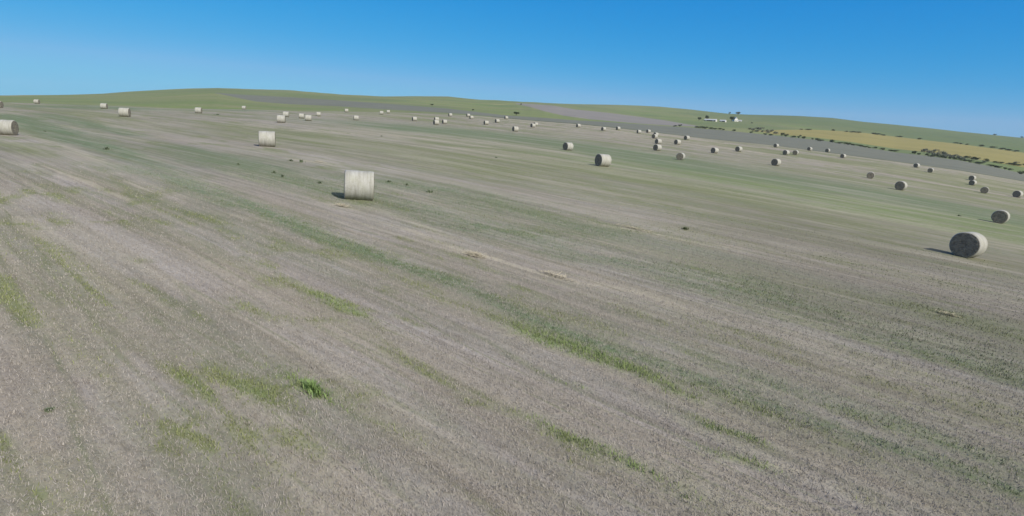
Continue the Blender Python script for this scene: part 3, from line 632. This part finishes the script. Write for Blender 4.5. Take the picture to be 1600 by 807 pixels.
# ------------------------------------------------------------ the land: one continuous polar sheet in named fields
AZ = np.concatenate([np.arange(-180, -56, 4.0), np.arange(-56, 56.01, 0.12), np.arange(60, 180.1, 4.0)])
AZ[-1] = 180
NA = len(AZ); azr = np.radians(AZ)
E_r = [edge(k, AZ)[0] for k in range(6)]
def grid(rs):
    """rs: list of radius arrays, one per row"""
    Rm = np.array(rs); X = Rm * np.sin(azr); Y = Rm * np.cos(azr)
    Z = land_z(X.ravel(), Y.ravel()).reshape(X.shape)
    return X, Y, Z
def sheet(name, rs, mat, colmask=None):
    X, Y, Z = grid(rs); n = len(rs)
    V = np.stack([X, Y, Z], -1).reshape(-1, 3)
    i, j = np.meshgrid(np.arange(n - 1), np.arange(NA - 1), indexing='ij')
    if colmask is not None:
        k = colmask[j]; i = i[k]; j = j[k]
    i = i.ravel(); j = j.ravel()
    F = np.stack([i * NA + j, i * NA + j + 1, (i + 1) * NA + j + 1, (i + 1) * NA + j], -1)[:, ::-1]
    used = np.unique(F); re = np.full(len(V), -1); re[used] = np.arange(len(used))
    me = np_mesh(name, V[used], re[F]); me.polygons.foreach_set('use_smooth', np.ones(len(F), dtype=bool))
    o = link(name, me, mat); tag(o, kind='structure')
    return o, V[used]

NF = 400
tt = np.linspace(0, 1, NF)
near_rows = [3.0 * (E_r[0] / 3.0) ** q for q in tt]
near_rows[0] = np.full(NA, 3.0)
rows = [np.full(NA, 0.02), np.full(NA, 1.5)] + near_rows
o, V = sheet('hay_field', rows, M['hay'])
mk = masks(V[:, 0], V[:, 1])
Cc = np.stack([mk['g'], mk['t'], mk['l'], mk['s']], -1).astype(np.float32)
at = o.data.color_attributes.new('Mask', 'FLOAT_COLOR', 'POINT'); at.data.foreach_set('color', Cc.ravel())

a2 = o.data.attributes.new('Darker', 'FLOAT', 'POINT'); a2.data.foreach_set('value', mk['d'].astype(np.float32))

def band(k, n): return [E_r[k] + (E_r[k + 1] - E_r[k]) * q for q in np.linspace(0, 1, n)]
azc = 0.5 * (AZ[:-1] + AZ[1:])
AZV = -2.5                                           # from here on a narrow dark verge runs along the field edge
sheet('green_slope', band(0, 14), M['pasture'], azc < AZV)
sheet('field_verge', band(0, 4), M['verge'], azc >= AZV)
sheet('fallow_field', band(1, 24), M['floor'], azc > -27.0)
sheet('side_pasture', band(1, 6), M['pasture'], azc <= -27.0)
sheet('pasture', band(2, 24), M['pasture'])
up = (azc > -0.2) & (azc < 17.0)
sheet('upper_fallow_field', band(3, 24), M['upper'], up)
gd = (azc > 21.8) & (azc < 60)
sheet('golden_field', band(3, 24), M['gold'], gd)
sheet('hill_pasture', band(3, 16), M['pasture'], ~(up | gd))
sheet('hills', band(4, 60) + [E_r[5] + d for d in (150, 500, 1200)], M['pasture'])
# ------------------------------------------------------------ round bales
def straw_wrap_material():
    t = NT('net_wrapped_straw', 0.62, 0.22)
    p = t.pos(obj=True)
    s1 = t.n('ShaderNodeMapping'); s1.inputs['Scale'].default_value = (1, 0.12, 0.12); t.l(p, s1.inputs[0])
    bands = t.noise(s1.outputs[0], 6.5, 3, 0.6)
    s2 = t.n('ShaderNodeMapping'); s2.inputs['Scale'].default_value = (0.5, 1, 1); t.l(p, s2.inputs[0])
    f = t.noise(s2.outputs[0], 26, 4, 0.7); big = t.noise(p, 1.6, 3, 0.5)
    oi = t.n('ShaderNodeObjectInfo')
    c = t.mix(t.ramp(bands, [(0.34, 0.0), (0.66, 1.0)]), (0.30, 0.30, 0.265), (0.455, 0.46, 0.43))
    c = t.mix(t.ramp(f, [(0.34, 0.55), (0.5, 0.0)]), c, (0.205, 0.195, 0.145))
    c = t.mix(t.ramp(big, [(0.5, 0.0), (0.7, 0.35)]), c, (0.29, 0.30, 0.21))
    c = t.mix(t.math('MULTIPLY', oi.outputs['Random'], 0.30), c, (0.35, 0.335, 0.27))
    t.bump(t.math('ADD', f, bands), 0.35, 0.03)
    return t.col(c)
def straw_end_material():
    t = NT('cut_straw_end', 0.95, 0.05)
    p = t.pos(obj=True)
    # wound layers: rings round the axle direction X
    sx = t.n('ShaderNodeSeparateXYZ'); t.l(p, sx.inputs[0])
    rad = t.math('SQRT', t.math('ADD', t.math('POWER', sx.outputs[1], 2.0), t.math('POWER', sx.outputs[2], 2.0)))
    w = t.n('ShaderNodeCombineXYZ'); t.l(rad, w.inputs[0])
    n0 = t.noise(p, 7, 4, 0.7)
    ring = t.noise(t.mix(0.12, w.outputs[0], p), 24, 3, 0.6)
    c = t.mix(t.ramp(ring, [(0.35, 0.0), (0.65, 1.0)]), (0.155, 0.145, 0.118), (0.275, 0.26, 0.205))
    c = t.mix(t.ramp(n0, [(0.38, 0.6), (0.55, 0.0)]), c, (0.105, 0.098, 0.082))
    t.bump(t.math('ADD', n0, ring), 0.9, 0.06)
    return t.col(c)
M['wrap'] = straw_wrap_material(); M['end'] = straw_end_material()

def bale_meshes(seed):
    rd = random.Random(seed)
    R, HL = 0.80, 0.76
    NS = 64
    xs = [-HL, -HL + 0.015, -HL + 0.05, -0.6, -0.45, -0.3, -0.15, -0.03, 0.03, 0.15, 0.3, 0.45, 0.6, HL - 0.05, HL - 0.015, HL]
    ph = [rd.uniform(0, 6.28) for _ in range(6)]
    def rad(x, a):
        sh = 1.0
        e = HL - abs(x)
        if e < 0.05: sh = 1 - 0.05 * (1 - e / 0.05) ** 2
        bump = 0.008 * math.sin(3 * a + ph[0]) + 0.006 * math.sin(5 * a + ph[1] + x * 3) + 0.006 * math.sin(9 * x + ph[2]) + rd.uniform(-0.0035, 0.0035)
        r = R * sh * (1 + bump)
        return r
    prof = {}
    bm = bmesh.new(); rings = []
    for x in xs:
        ring = []
        for k in range(NS):
            a = 2 * math.pi * k / NS
            r = rad(x, a); y = r * math.cos(a); z = r * math.sin(a)
            if z < -0.74: z = -0.74 - (z + 0.74) * -0.25       # settled flat on the ground
            ring.append(bm.verts.new((x, y, z + 0.76)))
            prof[(x, k)] = (y, z)
        rings.append(ring)
    for a, b in zip(rings[:-1], rings[1:]):
        for k in range(NS):
            bm.faces.new((a[k], b[k], b[(k + 1) % NS], a[(k + 1) % NS]))
    bmesh.ops.recalc_face_normals(bm, faces=bm.faces)
    wrap = bpy.data.meshes.new('net_wrap'); bm.to_mesh(wrap); bm.free()
    for p in wrap.polygons: p.use_smooth = True
    wrap.materials.append(M['wrap'])
    ends = []
    for sgn in (-1, 1):
        bm = bmesh.new(); x0 = sgn * HL; prev = None
        for q, dx in ((0.995, 0.0), (0.97, 0.012), (0.9, 0.02), (0.8, 0.024), (0.65, 0.02), (0.5, 0.024), (0.35, 0.014), (0.2, 0.018), (0.08, 0.004)):
            ring = []
            for k in range(NS):
                y, z = prof[(x0, k)]
                ring.append(bm.verts.new((x0 + sgn * (dx + rd.uniform(-0.012, 0.012) * (q < 0.96)), y * q, z * q + 0.76)))
            if prev:
                for k in range(NS): bm.faces.new((prev[k], ring[k], ring[(k + 1) % NS], prev[(k + 1) % NS]))
            prev = ring
        bm.faces.new(prev)
        bmesh.ops.recalc_face_normals(bm, faces=bm.faces)
        me = bpy.data.meshes.new('end_face'); bm.to_mesh(me); bm.free(); me.materials.append(M['end'])
        if (me.polygons[5].normal.x > 0) != (sgn > 0): me.flip_normals()
        ends.append(me)
    return wrap, ends
kinds = [bale_meshes(s) for s in range(4)]
for i, (x, y, a, s, lab) in enumerate(BALES):
    wrap, ends = kinds[i % 4]
    t = bpy.data.objects.new('round_bale', None); col.objects.link(t)
    tag(t, lab, 'bale', 'round straw bales scattered over the mown field')
    if i == 62: x -= 0.27
    e = 1.5
    n = Vector((gz(x - e, y) - gz(x + e, y), gz(x, y - e) - gz(x, y + e), 2 * e)).normalized()
    ax = Vector((math.sin(R_(a)), math.cos(R_(a)), 0)); ax = (ax - n * ax.dot(n)).normalized()
    yy = n.cross(ax)
    rot = Matrix((ax, yy, n)).transposed().to_4x4()
    t.matrix_world = Matrix.Translation((x, y, gz(x, y) - 0.015)) @ rot @ Matrix.Diagonal((s * {62: 0.84, 61: 0.88, 60: 0.9}.get(i, 1.0), s, s, 1))
    link('net_wrap', wrap, None, t)
    for me in ends: link('end_face', me, None, t)

# ------------------------------------------------------------ leaves and shrubs
def leaf_material(name, c1, c2):
    t = NT(name, 0.7, 0.2); p = t.pos(obj=True); oi = t.n('ShaderNodeObjectInfo')
    n = t.noise(p, 2.2, 3, 0.6)
    c = t.mix(t.ramp(n, [(0.35, 0.0), (0.65, 1.0)]), c1, c2)
    c = t.mix(t.math('MULTIPLY', oi.outputs['Random'], 0.5), c, tuple(0.5 * (a + b) * 0.8 for a, b in zip(c1, c2)))
    return t.col(c)
M['leaf'] = leaf_material('dark_shrub_leaves', (0.045, 0.065, 0.032), (0.085, 0.115, 0.055))
M['sage'] = leaf_material('silver_sage_leaves', (0.120, 0.135, 0.105), (0.205, 0.220, 0.180))
M['tree'] = leaf_material('tree_leaves', (0.040, 0.062, 0.030), (0.070, 0.100, 0.045))
M['bark'] = leaf_material('bark', (0.09, 0.07, 0.05), (0.16, 0.13, 0.10))

def clump_mesh(name, n, mat, seed, lobes=5, leaf=0.055, lo=0.0):
    """leafy crown in a unit box: x,y in -.5...5, z in lo..1"""
    rd = np.random.default_rng(seed)
    C = []
    for _ in range(lobes):
        C.append((rd.uniform(-0.27, 0.27), rd.uniform(-0.25, 0.25), lo + (1 - lo) * rd.uniform(0.28, 0.66), rd.uniform(0.17, 0.27)))
    V = []; F = []
    for _ in range(n):
        c = C[rd.integers(len(C))]
        d = rd.normal(size=3); d /= np.linalg.norm(d)
        q = np.array([c[0], c[1], c[2]]) + d * np.array([1, 1, (1 - lo) * 1.25]) * c[3] * rd.uniform(0.55, 1.08)
        if q[2] < lo: q[2] = lo + abs(q[2] - lo) * 0.4
        a = rd.normal(size=3); a /= np.linalg.norm(a); b = np.cross(a, rd.normal(size=3)); b /= np.linalg.norm(b)
        s = leaf * rd.uniform(0.6, 1.4); k = len(V)
        V += [q - a * s, q - b * s * 0.6, q + a * s, q + b * s * 0.6]; F.append((k, k + 1, k + 2, k + 3))
    me = np_mesh(name, np.array(V), np.array(F)); me.materials.append(mat)
    return me
SH = [clump_mesh('shrub', 420, M['leaf'], s, 5) for s in range(5)]
SG = [clump_mesh('sagebrush', 420, M['sage'], 20 + s, 5) for s in range(4)]
TC = [clump_mesh('crown', 900, M['tree'], 40 + s, 7, 0.05, 0.22) for s in range(3)]
bm = bmesh.new()
def tube(bm, pts, n=7):
    prev = None
    for (x, y, z, r) in pts:
        ring = [bm.verts.new((x + r * math.cos(6.2832 * k / n), y + r * math.sin(6.2832 * k / n), z)) for k in range(n)]
        if prev:
            for k in range(n): bm.faces.new((prev[k], prev[(k + 1) % n], ring[(k + 1) % n], ring[k]))
        prev = ring
    bm.faces.new(prev)
tube(bm, [(0, 0, -0.08, 0.055), (0.005, 0, 0.15, 0.04), (-0.01, 0.01, 0.35, 0.032), (0.01, 0, 0.6, 0.018)])
for (dx, dy) in ((0.2, 0.05), (-0.18, 0.1), (0.05, -0.2), (-0.08, -0.15)):
    tube(bm, [(0, 0, 0.28, 0.02), (dx * 0.5, dy * 0.5, 0.4, 0.014), (dx, dy, 0.58, 0.006)], 5)
TR = bpy.data.meshes.new('trunk'); bm.to_mesh(TR); bm.free(); TR.materials.append(M['bark'])

ONES = ['', 'first', 'second', 'third', 'fourth', 'fifth', 'sixth', 'seventh', 'eighth', 'ninth', 'tenth', 'eleventh', 'twelfth', 'thirteenth',
        'fourteenth', 'fifteenth', 'sixteenth', 'seventeenth', 'eighteenth', 'nineteenth']
TENS = {2: ('twentieth', 'twenty'), 3: ('thirtieth', 'thirty'), 4: ('fortieth', 'forty'), 5: ('fiftieth', 'fifty'), 6: ('sixtieth', 'sixty'), 7: ('seventieth', 'seventy')}
def ordinal(n):
    if n < 20: return ONES[n]
    a, b = divmod(n, 10)
    return TENS[a][0] if b == 0 else TENS[a][1] + '-' + ONES[b]

def place(me, name, x, y, w, h, seed):
    o = bpy.data.objects.new(name, me); col.objects.link(o)
    rd = random.Random(seed)
    o.location = (x, y, gz(x, y) - 0.03 * h); o.rotation_euler = (0, 0, rd.uniform(0, 6.28)); o.scale = (w * 1.8, w * rd.uniform(1.1, 1.6), h * 1.4)
    return o
cnt = {'near': 0, 'far': 0, 'ridge': 0, 'sage': 0, 'sagefar': 0}
for i, (k, x, y, w, h) in enumerate(sorted(VEG, key=lambda v: math.atan2(v[1], v[2]))):
    r = math.hypot(x, y); azd = math.degrees(math.atan2(x, y))
    t = (r - float(edge(2, azd)[0])) / (float(edge(4, azd)[0]) - float(edge(2, azd)[0]))
    if k == 'shrub':
        b = place(SH[i % 5], 'shrub', x, y, w, h, i)
        if t > 0.55:
            cnt['far'] += 1
            tag(b, '%s low dark shrub from the left along the upper border of the golden field' % ordinal(cnt['far']), 'shrub', 'dark shrubs along the upper border of the golden field')
        else:
            cnt['near'] += 1
            tag(b, '%s dark green shrub from the left along the far edge of the grey fallow field' % ordinal(cnt['near']), 'shrub', 'dark shrubs between the grey fallow field and the golden field')
    elif k == 'sage':
        b = place(SG[i % 4], 'sagebrush', x, y, w, h, i)
        if azd < 27:
            cnt['sage'] += 1
            tag(b, '%s silvery bush from the left in the thicket below the farmstead' % ordinal(cnt['sage']), 'bush', 'silvery bushes of the thicket below the farmstead')
        else:
            cnt['sagefar'] += 1
            tag(b, '%s silvery grey bush from the left in the thicket beside the golden field' % ordinal(cnt['sagefar']), 'bush', 'silvery bushes of the thicket beside the golden field')
TL = {0: 'faint low tree clump on the distant green ridge, farthest left', 1: 'small dark tree on the slope just below the ridge, left of the field centre',
      2: 'round dark tree at the foot of the green hump near the field edge', 3: 'tiny dark tree on the crest of the green hump',
      4: 'small tree left of the farm buildings, apart from them', 5: 'dark leafy tree behind the left end of the long pale shed',
      6: 'small dark tree on the skyline above the gap between sheds and house', 7: 'dark tree standing right beside the white farmhouse',
      8: 'larger dark tree on the skyline just right of the farmhouse', 9: 'dark low tree on the skyline at the upper right', 10: 'tiny dark tree on the skyline at the right border'}
trees = [v for v in sorted(VEG, key=lambda v: math.atan2(v[1], v[2])) if v[0] == 'tree']
for i, (k, x, y, w, h) in enumerate(trees):
    t = bpy.data.objects.new('tree', None); col.objects.link(t); t.location = (x, y, gz(x, y)); t.scale = (w * 1.1, w * 1.1, h * 1.1)
    t.rotation_euler = (0, 0, i * 1.7)
    tag(t, TL[i], 'tree', 'scattered trees on the hills')
    link('crown', TC[i % 3], None, t); link('trunk', TR, None, t)

# ------------------------------------------------------------ the farmstead on the far slope
def flat(name, c, rough=0.6):
    t = NT(name, rough, 0.3); n = t.noise(t.pos(), 1.2, 3, 0.6)
    return t.col(t.mix(t.ramp(n, [(0.35, 0.0), (0.65, 1.0)]), c, tuple(v * 0.86 for v in c)))
M['white'] = flat('white_painted_boards', (0.66, 0.66, 0.64)); M['roofm'] = flat('pale_metal_roof', (0.50, 0.52, 0.53), 0.45)
M['bright'] = flat('fresh_white_paint', (0.82, 0.82, 0.80)); M['darkwall'] = flat('weathered_dark_boards', (0.16, 0.17, 0.16)); M['glass'] = flat('dark_window_glass', (0.03, 0.04, 0.05), 0.1)
def box(bm, x0, x1, y0, y1, z0, z1):
    v = [bm.verts.new(p) for p in ((x0, y0, z0), (x1, y0, z0), (x1, y1, z0), (x0, y1, z0), (x0, y0, z1), (x1, y0, z1), (x1, y1, z1), (x0, y1, z1))]
    for f in ((0, 3, 2, 1), (4, 5, 6, 7), (0, 1, 5, 4), (1, 2, 6, 5), (2, 3, 7, 6), (3, 0, 4, 7)): bm.faces.new([v[i] for i in f])
def building(name, lab, cat, group, x, y, rot, L, D, H, RH, side, gable, roof, openings):
    """long axis along local X, ridge along X; openings: (kind, face, pos, width, z0, z1)"""
    t = bpy.data.objects.new(name, None); col.objects.link(t); t.location = (x, y, gz(x, y) - 0.2); t.rotation_euler = (0, 0, R_(rot))
    tag(t, lab, cat, group)
    bm = bmesh.new(); box(bm, -L/2, L/2, -D/2, D/2, -1.2, H)
    from_bm('wall', bm, side, t, False)
    for s in (-1, 1):                                   # gable wall: board skin with its triangle
        bm = bmesh.new(); x0 = s * (L/2 + 0.004); x1 = s * (L/2 + 0.12)
        P = [(-D/2, -1.2), (D/2, -1.2), (D/2, H), (0, H + RH - 0.05), (-D/2, H)]
        a = [bm.verts.new((x0, p[0], p[1])) for p in P]; b = [bm.verts.new((x1, p[0], p[1])) for p in P]
        bm.faces.new(a); bm.faces.new(b)
        for k in range(5): bm.faces.new((a[k], a[(k + 1) % 5], b[(k + 1) % 5], b[k]))
        bmesh.ops.recalc_face_normals(bm, faces=bm.faces); from_bm('gable_wall', bm, gable, t, False)
    bm = bmesh.new(); o_ = 0.45; th = 0.18
    sl = RH / (D / 2)
    for s in (-1, 1):
        P = [(0.0, H + RH + 0.02), (s * (D/2 + o_), H - o_ * sl + 0.02), (s * (D/2 + o_), H - o_ * sl + 0.02 + th), (0.0, H + RH + 0.02 + th)]
        a = [bm.verts.new((-L/2 - o_, p[0], p[1])) for p in P]; b = [bm.verts.new((L/2 + o_, p[0], p[1])) for p in P]
        bm.faces.new(a); bm.faces.new(b)
        for k in range(4): bm.faces.new((a[k], a[(k + 1) % 4], b[(k + 1) % 4], b[k]))
    bmesh.ops.recalc_face_normals(bm, faces=bm.faces); from_bm('roof', bm, roof, t, False)
    for kind, face, pos, w, z0, z1 in openings:
        bm = bmesh.new()
        if face in 'fb':
            yy = -(D/2 + 0.003) if face == 'f' else D/2 + 0.003; y2 = yy + (-0.06 if face == 'f' else 0.06)
            box(bm, pos - w/2, pos + w/2, min(yy, y2), max(yy, y2), z0, z1)
        else:
            s = 1 if face == 'r' else -1; xx = s * (L/2 + 0.125); x2 = xx + s * 0.06
            box(bm, min(xx, x2), max(xx, x2), pos - w/2, pos + w/2, z0, z1)
        bmesh.ops.recalc_face_normals(bm, faces=bm.faces)
        from_bm(kind, bm, M['glass'] if kind == 'window' else (M['darkwall'] if side != M['darkwall'] else M['roofm']), t, False)
    return t
building('livestock_shed', 'long low shed with pale metal roof and white gable, left of the farm buildings', 'shed', 'farm buildings on the far slope',
         350.5, 1079, -38, 21, 8, 2.4, 1.5, M['darkwall'], M['white'], M['roofm'],
         [('door', 'f', -7, 3, 0, 2.3), ('door', 'f', 6, 3, 0, 2.3), ('window', 'f', 0, 1.5, 1.2, 2.1), ('window', 'r', 0, 1.2, 1.2, 2.2)])
building('livestock_shed', 'shorter shed with pale roof and white gable, between the long shed and the farmhouse', 'shed', 'farm buildings on the far slope',
         373, 1079, -38, 10, 7, 2.4, 1.4, M['darkwall'], M['white'], M['roofm'],
         [('door', 'f', -2, 3, 0, 2.3), ('window', 'f', 3, 1.4, 1.2, 2.1), ('window', 'r', 0, 1.2, 1.2, 2.2)])
building('farmhouse', 'white farmhouse with a steep gable, tallest and rightmost but one of the farm buildings', 'house', 'farm buildings on the far slope',
         412.5, 1127, 96, 9, 7, 3.2, 4.4, M['bright'], M['bright'], M['roofm'],
         [('door', 'l', 0, 1.0, 0, 2.1), ('window', 'l', 2.1, 1.1, 1, 2.3), ('window', 'l', -2.1, 1.1, 1, 2.3), ('window', 'l', 0, 1.0, 4.2, 5.4), ('window', 'b', -2, 1.2, 1, 2.3), ('window', 'f', 2, 1.2, 1, 2.3)])
building('annex', 'small low white outbuilding at the right end of the farmstead', 'outbuilding', 'farm buildings on the far slope',
         421.5, 1131, -22, 9, 5, 1.9, 1.1, M['white'], M['bright'], M['roofm'],
         [('door', 'f', 1.5, 1.6, 0, 1.8), ('window', 'f', -2, 1.0, 0.8, 1.6)])

# ------------------------------------------------------------ weeds, straw heaps
def blade_mesh(name, n, spread, hmin, hmax, wid, mat, seed, bend=0.5, oval=1.0):
    rd = np.random.default_rng(seed); V = []; F = []
    for _ in range(n):
        a = rd.uniform(0, 6.283); q = min(1.1, abs(rd.normal()) * 0.55) * spread * (1 + 0.4 * math.sin(3 * a + seed)); bx, by = q * math.cos(a), q * math.sin(a) * oval
        h = rd.uniform(hmin, hmax) * max(0.35, 1 - 0.4 * q / spread); d = rd.uniform(0, 6.283); lean = rd.uniform(0.1, bend) * h
        w = wid * rd.uniform(0.6, 1.3); sx, sy = -math.sin(d) * w, math.cos(d) * w; k = len(V)
        ex, ey = math.cos(d) * lean, math.sin(d) * lean
        V += [(bx - sx, by - sy, -0.02), (bx + sx, by + sy, -0.02), (bx + ex * .5 + sx, by + ey * .5 + sy, h * .6), (bx + ex * .5 - sx, by + ey * .5 - sy, h * .6),
              (bx + ex * 1.3 + sx * .1, by + ey * 1.3 + sy * .1, h), (bx + ex * 1.3 - sx * .1, by + ey * 1.3 - sy * .1, h)]
        F += [(k, k + 1, k + 2, k + 3), (k + 3, k + 2, k + 4, k + 5)]
    me = np_mesh(name, np.array(V), np.array(F)); me.materials.append(mat); return me
M['weed'] = leaf_material('weed_leaves', (0.115, 0.15, 0.09), (0.15, 0.185, 0.11))
M['weed2'] = leaf_material('olive_weed_leaves', (0.085, 0.105, 0.050), (0.13, 0.15, 0.075))
M['lushleaf'] = leaf_material('lush_grass_blades', (0.18, 0.27, 0.085), (0.25, 0.35, 0.13))
WL = ['low dark green weed alone on the pale stubble at the lower left', 'bright green grass tuft standing out in the lower left foreground',
      'olive weed patch in the middle of the field, left below the green stripe', 'dark weed in the upper left beyond the dark green swath',
      'left dark weed of the row just above the bale on the left', 'right dark weed of the row just above the bale on the left',
      'dark weed leftmost on the dark green stripe left of the big side-on bale', 'dark weed on the green stripe, left of its close neighbour',
      'dark weed on the green stripe, right of its close neighbour', 'dark weed on the green stripe nearest the left of the big side-on bale',
      'dark weed nearest the right side of the big side-on bale', 'second dark weed right of the big side-on bale', 'widest dark weed right of the big side-on bale',
      'dark soil coloured weed far off behind the upper left bales', 'tiny dark weed far off above the middle of the field', 'tiny dark weed beyond the wide pale bale',
      'small dark weed on the green stripe left of the dark ended bale', 'small dark weed near the left edge bale']
for i, (x, y, w, h) in enumerate(WEEDS):
    mat = M['lushleaf'] if i == 1 else M['weed2'] if i in (2,) else M['weed']
    n = 380 if i == 1 else (260 if i == 0 else 60)
    sp = w * 0.5 * (2.0 if i < 2 else 1.25)
    me = blade_mesh('weed_leaves', n, sp, h * 0.45, h * (1.3 if i == 1 else 1.1), 0.006 if i == 1 else (0.009 if i == 0 else max(0.012, 0.05 * w)), mat, 300 + i, 0.8, 0.8)
    o = link('grass_tuft' if i == 1 else 'weed', me); o.location = (x, y, gz(x, y)); o.rotation_euler = (0, 0, -0.68 if i == 1 else i)
    if i == 1: o.scale = (1.6, 0.85, 1.0)
    tag(o, WL[i], 'grass tuft' if i == 1 else 'weed', None if i == 1 else 'dark weeds left standing in the mown field')
t = NT('loose_straw', 0.8, 0.1); oi = t.noise(t.pos(), 14, 2, 0.5)
M['straw'] = t.col(t.mix(t.ramp(oi, [(0.35, 0.0), (0.65, 1.0)]), (0.36, 0.32, 0.22), (0.50, 0.455, 0.34)))
def straw_heap(x, y, L, W, n, seed, lab):
    rd = np.random.default_rng(seed); V = []; F = []
    for _ in range(n):
        uu = min(2.0, max(-2.0, rd.normal())) * L * 0.4; vv = rd.normal() * W * 0.35; zz = abs(rd.normal()) * 0.05 * math.exp(-(uu / L) ** 2)
        px = x + SU * uu + SV * vv; py = y - SV * uu + SU * vv
        a = rd.uniform(0, 3.1416); l = rd.uniform(0.06, 0.17); w = 0.006
        dx, dy = math.cos(a) * l, math.sin(a) * l; sx, sy = -math.sin(a) * w, math.cos(a) * w; tz = rd.uniform(-0.02, 0.05); k = len(V)
        V += [(px - dx - sx, py - dy - sy, zz), (px + dx - sx, py + dy - sy, zz + tz), (px + dx + sx, py + dy + sy, zz + tz + .004), (px - dx + sx, py - dy + sy, zz + .004)]
        F.append((k, k + 1, k + 2, k + 3))
    V = np.array(V); V[:, 2] += land_z(V[:, 0], V[:, 1]) + 0.02
    V -= np.array([x, y, gz(x, y)])
    me = np_mesh('straw_heap', V, np.array(F)); o = link('straw_heap', me, M['straw']); o.location = (x, y, gz(x, y))
    tag(o, lab, 'straw heap', 'loose straw heaps left on the stubble')
straw_heap(-1.39, 20.96, 0.55, 0.3, 260, 1, 'pale loose straw heap in the middle of the foreground, brightest one')
straw_heap(-8.60, 28.62, 0.5, 0.25, 160, 2, 'loose straw just in front of the big side-on bale')
straw_heap(6.58, 31.05, 1.3, 0.22, 170, 3, 'long thin line of loose straw right of the field centre')
straw_heap(1.53, 19.21, 0.9, 0.2, 110, 4, 'thin loose straw line right below the brightest straw heap')
straw_heap(-16.79, 49.82, 0.9, 0.4, 120, 5, 'straw strewn beside the dark weeds above the big side-on bale')
straw_heap(15.74, 19.91, 0.5, 0.2, 70, 6, 'small straw wisp in the right part of the foreground')

# ------------------------------------------------------------ short cut stubble and regrowth close to the camera
t = NT('stubble_blades', 0.85, 0.1)
M['blade'] = t.col(t.attr('Col').outputs['Color'])
def blades(name, n, seed, rmin, rmax, green):
    rd = np.random.default_rng(seed)
    a = np.radians(rd.uniform(-50, 50, n))
    q = rd.uniform(0, 1, n)
    r = rmin + (rmax - rmin) * q ** 1.25
    x = r * np.sin(a); y = r * np.cos(a)
    mk = masks(x, y)
    v = SV * x + SU * y
    if green:
        wgt = np.clip(0.9 * mk['g'] + 0.9 * mk['t'] + 1.2 * mk['l'] - 0.16, 0, 1) * (0.3 + 1.4 * vnoise(x * 5, y * 5, 77))
        keep = rd.uniform(0, 1, n) < wgt
    else:
        keep = rd.uniform(0, 1, n) < (0.45 + 0.55 * (vnoise(x * 3.0, y * 3.0, 78))) * (1 - 0.6 * np.clip(mk['g'] + mk['t'] + mk['l'], 0, 1))
    keep &= rd.uniform(0, 1, n) < np.clip((rmax - r) / (rmax * 0.62), 0, 1)
    x = x[keep]; y = y[keep]; r = r[keep]; K = len(x)
    mk = {k: v_[keep] for k, v_ in mk.items()}
    grow = 1 + r / 22.0
    h = rd.uniform(0.025, 0.062, K) if not green else rd.uniform(0.03, 0.075, K) * (1 + 0.6 * mk['l'])
    w = rd.uniform(0.002, 0.0045, K) * grow * (1.3 if green else 1.0)
    d = rd.uniform(0, 6.283, K); tilt = rd.uniform(0.1, 1.3 if not green else 0.8, K)
    dx = np.cos(d) * np.sin(tilt) * h; dy = np.sin(d) * np.sin(tilt) * h; dz = np.cos(tilt) * h
    f = rd.uniform(0, 6.283, K); sx = np.cos(f) * w; sy = np.sin(f) * w
    z = land_z(x, y) - 0.004
    V = np.empty((K, 4, 3), np.float32)
    V[:, 0] = np.stack([x - sx, y - sy, z], -1); V[:, 1] = np.stack([x + sx, y + sy, z], -1)
    V[:, 2] = np.stack([x + dx + sx * .5, y + dy + sy * .5, z + dz], -1); V[:, 3] = np.stack([x + dx - sx * .5, y + dy - sy * .5, z + dz], -1)
    F = np.arange(K * 4).reshape(K, 4)
    me = np_mesh(name, V.reshape(-1, 3), F)
    if green:
        c0 = np.array([0.215, 0.235, 0.110]); ct = np.array([0.150, 0.185, 0.110]); cl = np.array([0.190, 0.250, 0.095])
        s = mk['g'] + mk['t'] + mk['l'] + 1e-4
        C = (c0 * mk['g'][:, None] + ct * mk['t'][:, None] + cl * mk['l'][:, None]) / s[:, None]
    else:
        q = rd.uniform(0, 1, K)[:, None]
        C = np.array([0.285, 0.262, 0.232]) * (1 - q) + np.array([0.35, 0.325, 0.29]) * q
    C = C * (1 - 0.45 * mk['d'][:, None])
    C = C * rd.uniform(0.82, 1.18, K)[:, None]
    set_col(me, 'Col', np.repeat(C, 4, axis=0))
    o = link(name, me, M['blade'])
    return o
tag(blades('stubble', 850000, 5, 5.5, 46, False), 'short dry cut stubble bristling over the near part of the field', 'stubble', kind='stuff')
tag(blades('green_grass', 600000, 6, 5.5, 46, True), 'short green regrowth in rows and patches between the stubble', 'grass', kind='stuff')

# ------------------------------------------------------------ the air
bm = bmesh.new(); box(bm, -3850, 3850, -3850, 3850, -150, 135)
hz = bpy.data.materials.new('haze_air'); hz.use_nodes = True; ht = hz.node_tree; ht.nodes.clear()
pv = ht.nodes.new('ShaderNodeVolumePrincipled'); pv.inputs['Density'].default_value = 0.00005; pv.inputs['Color'].default_value = (0.86, 0.93, 1.0, 1)
ho = ht.nodes.new('ShaderNodeOutputMaterial'); ht.links.new(pv.outputs[0], ho.inputs['Volume'])
h = from_bm('haze', bm, hz, None, False); tag(h, 'thin pale haze in the air over the fields', 'haze', kind='stuff')
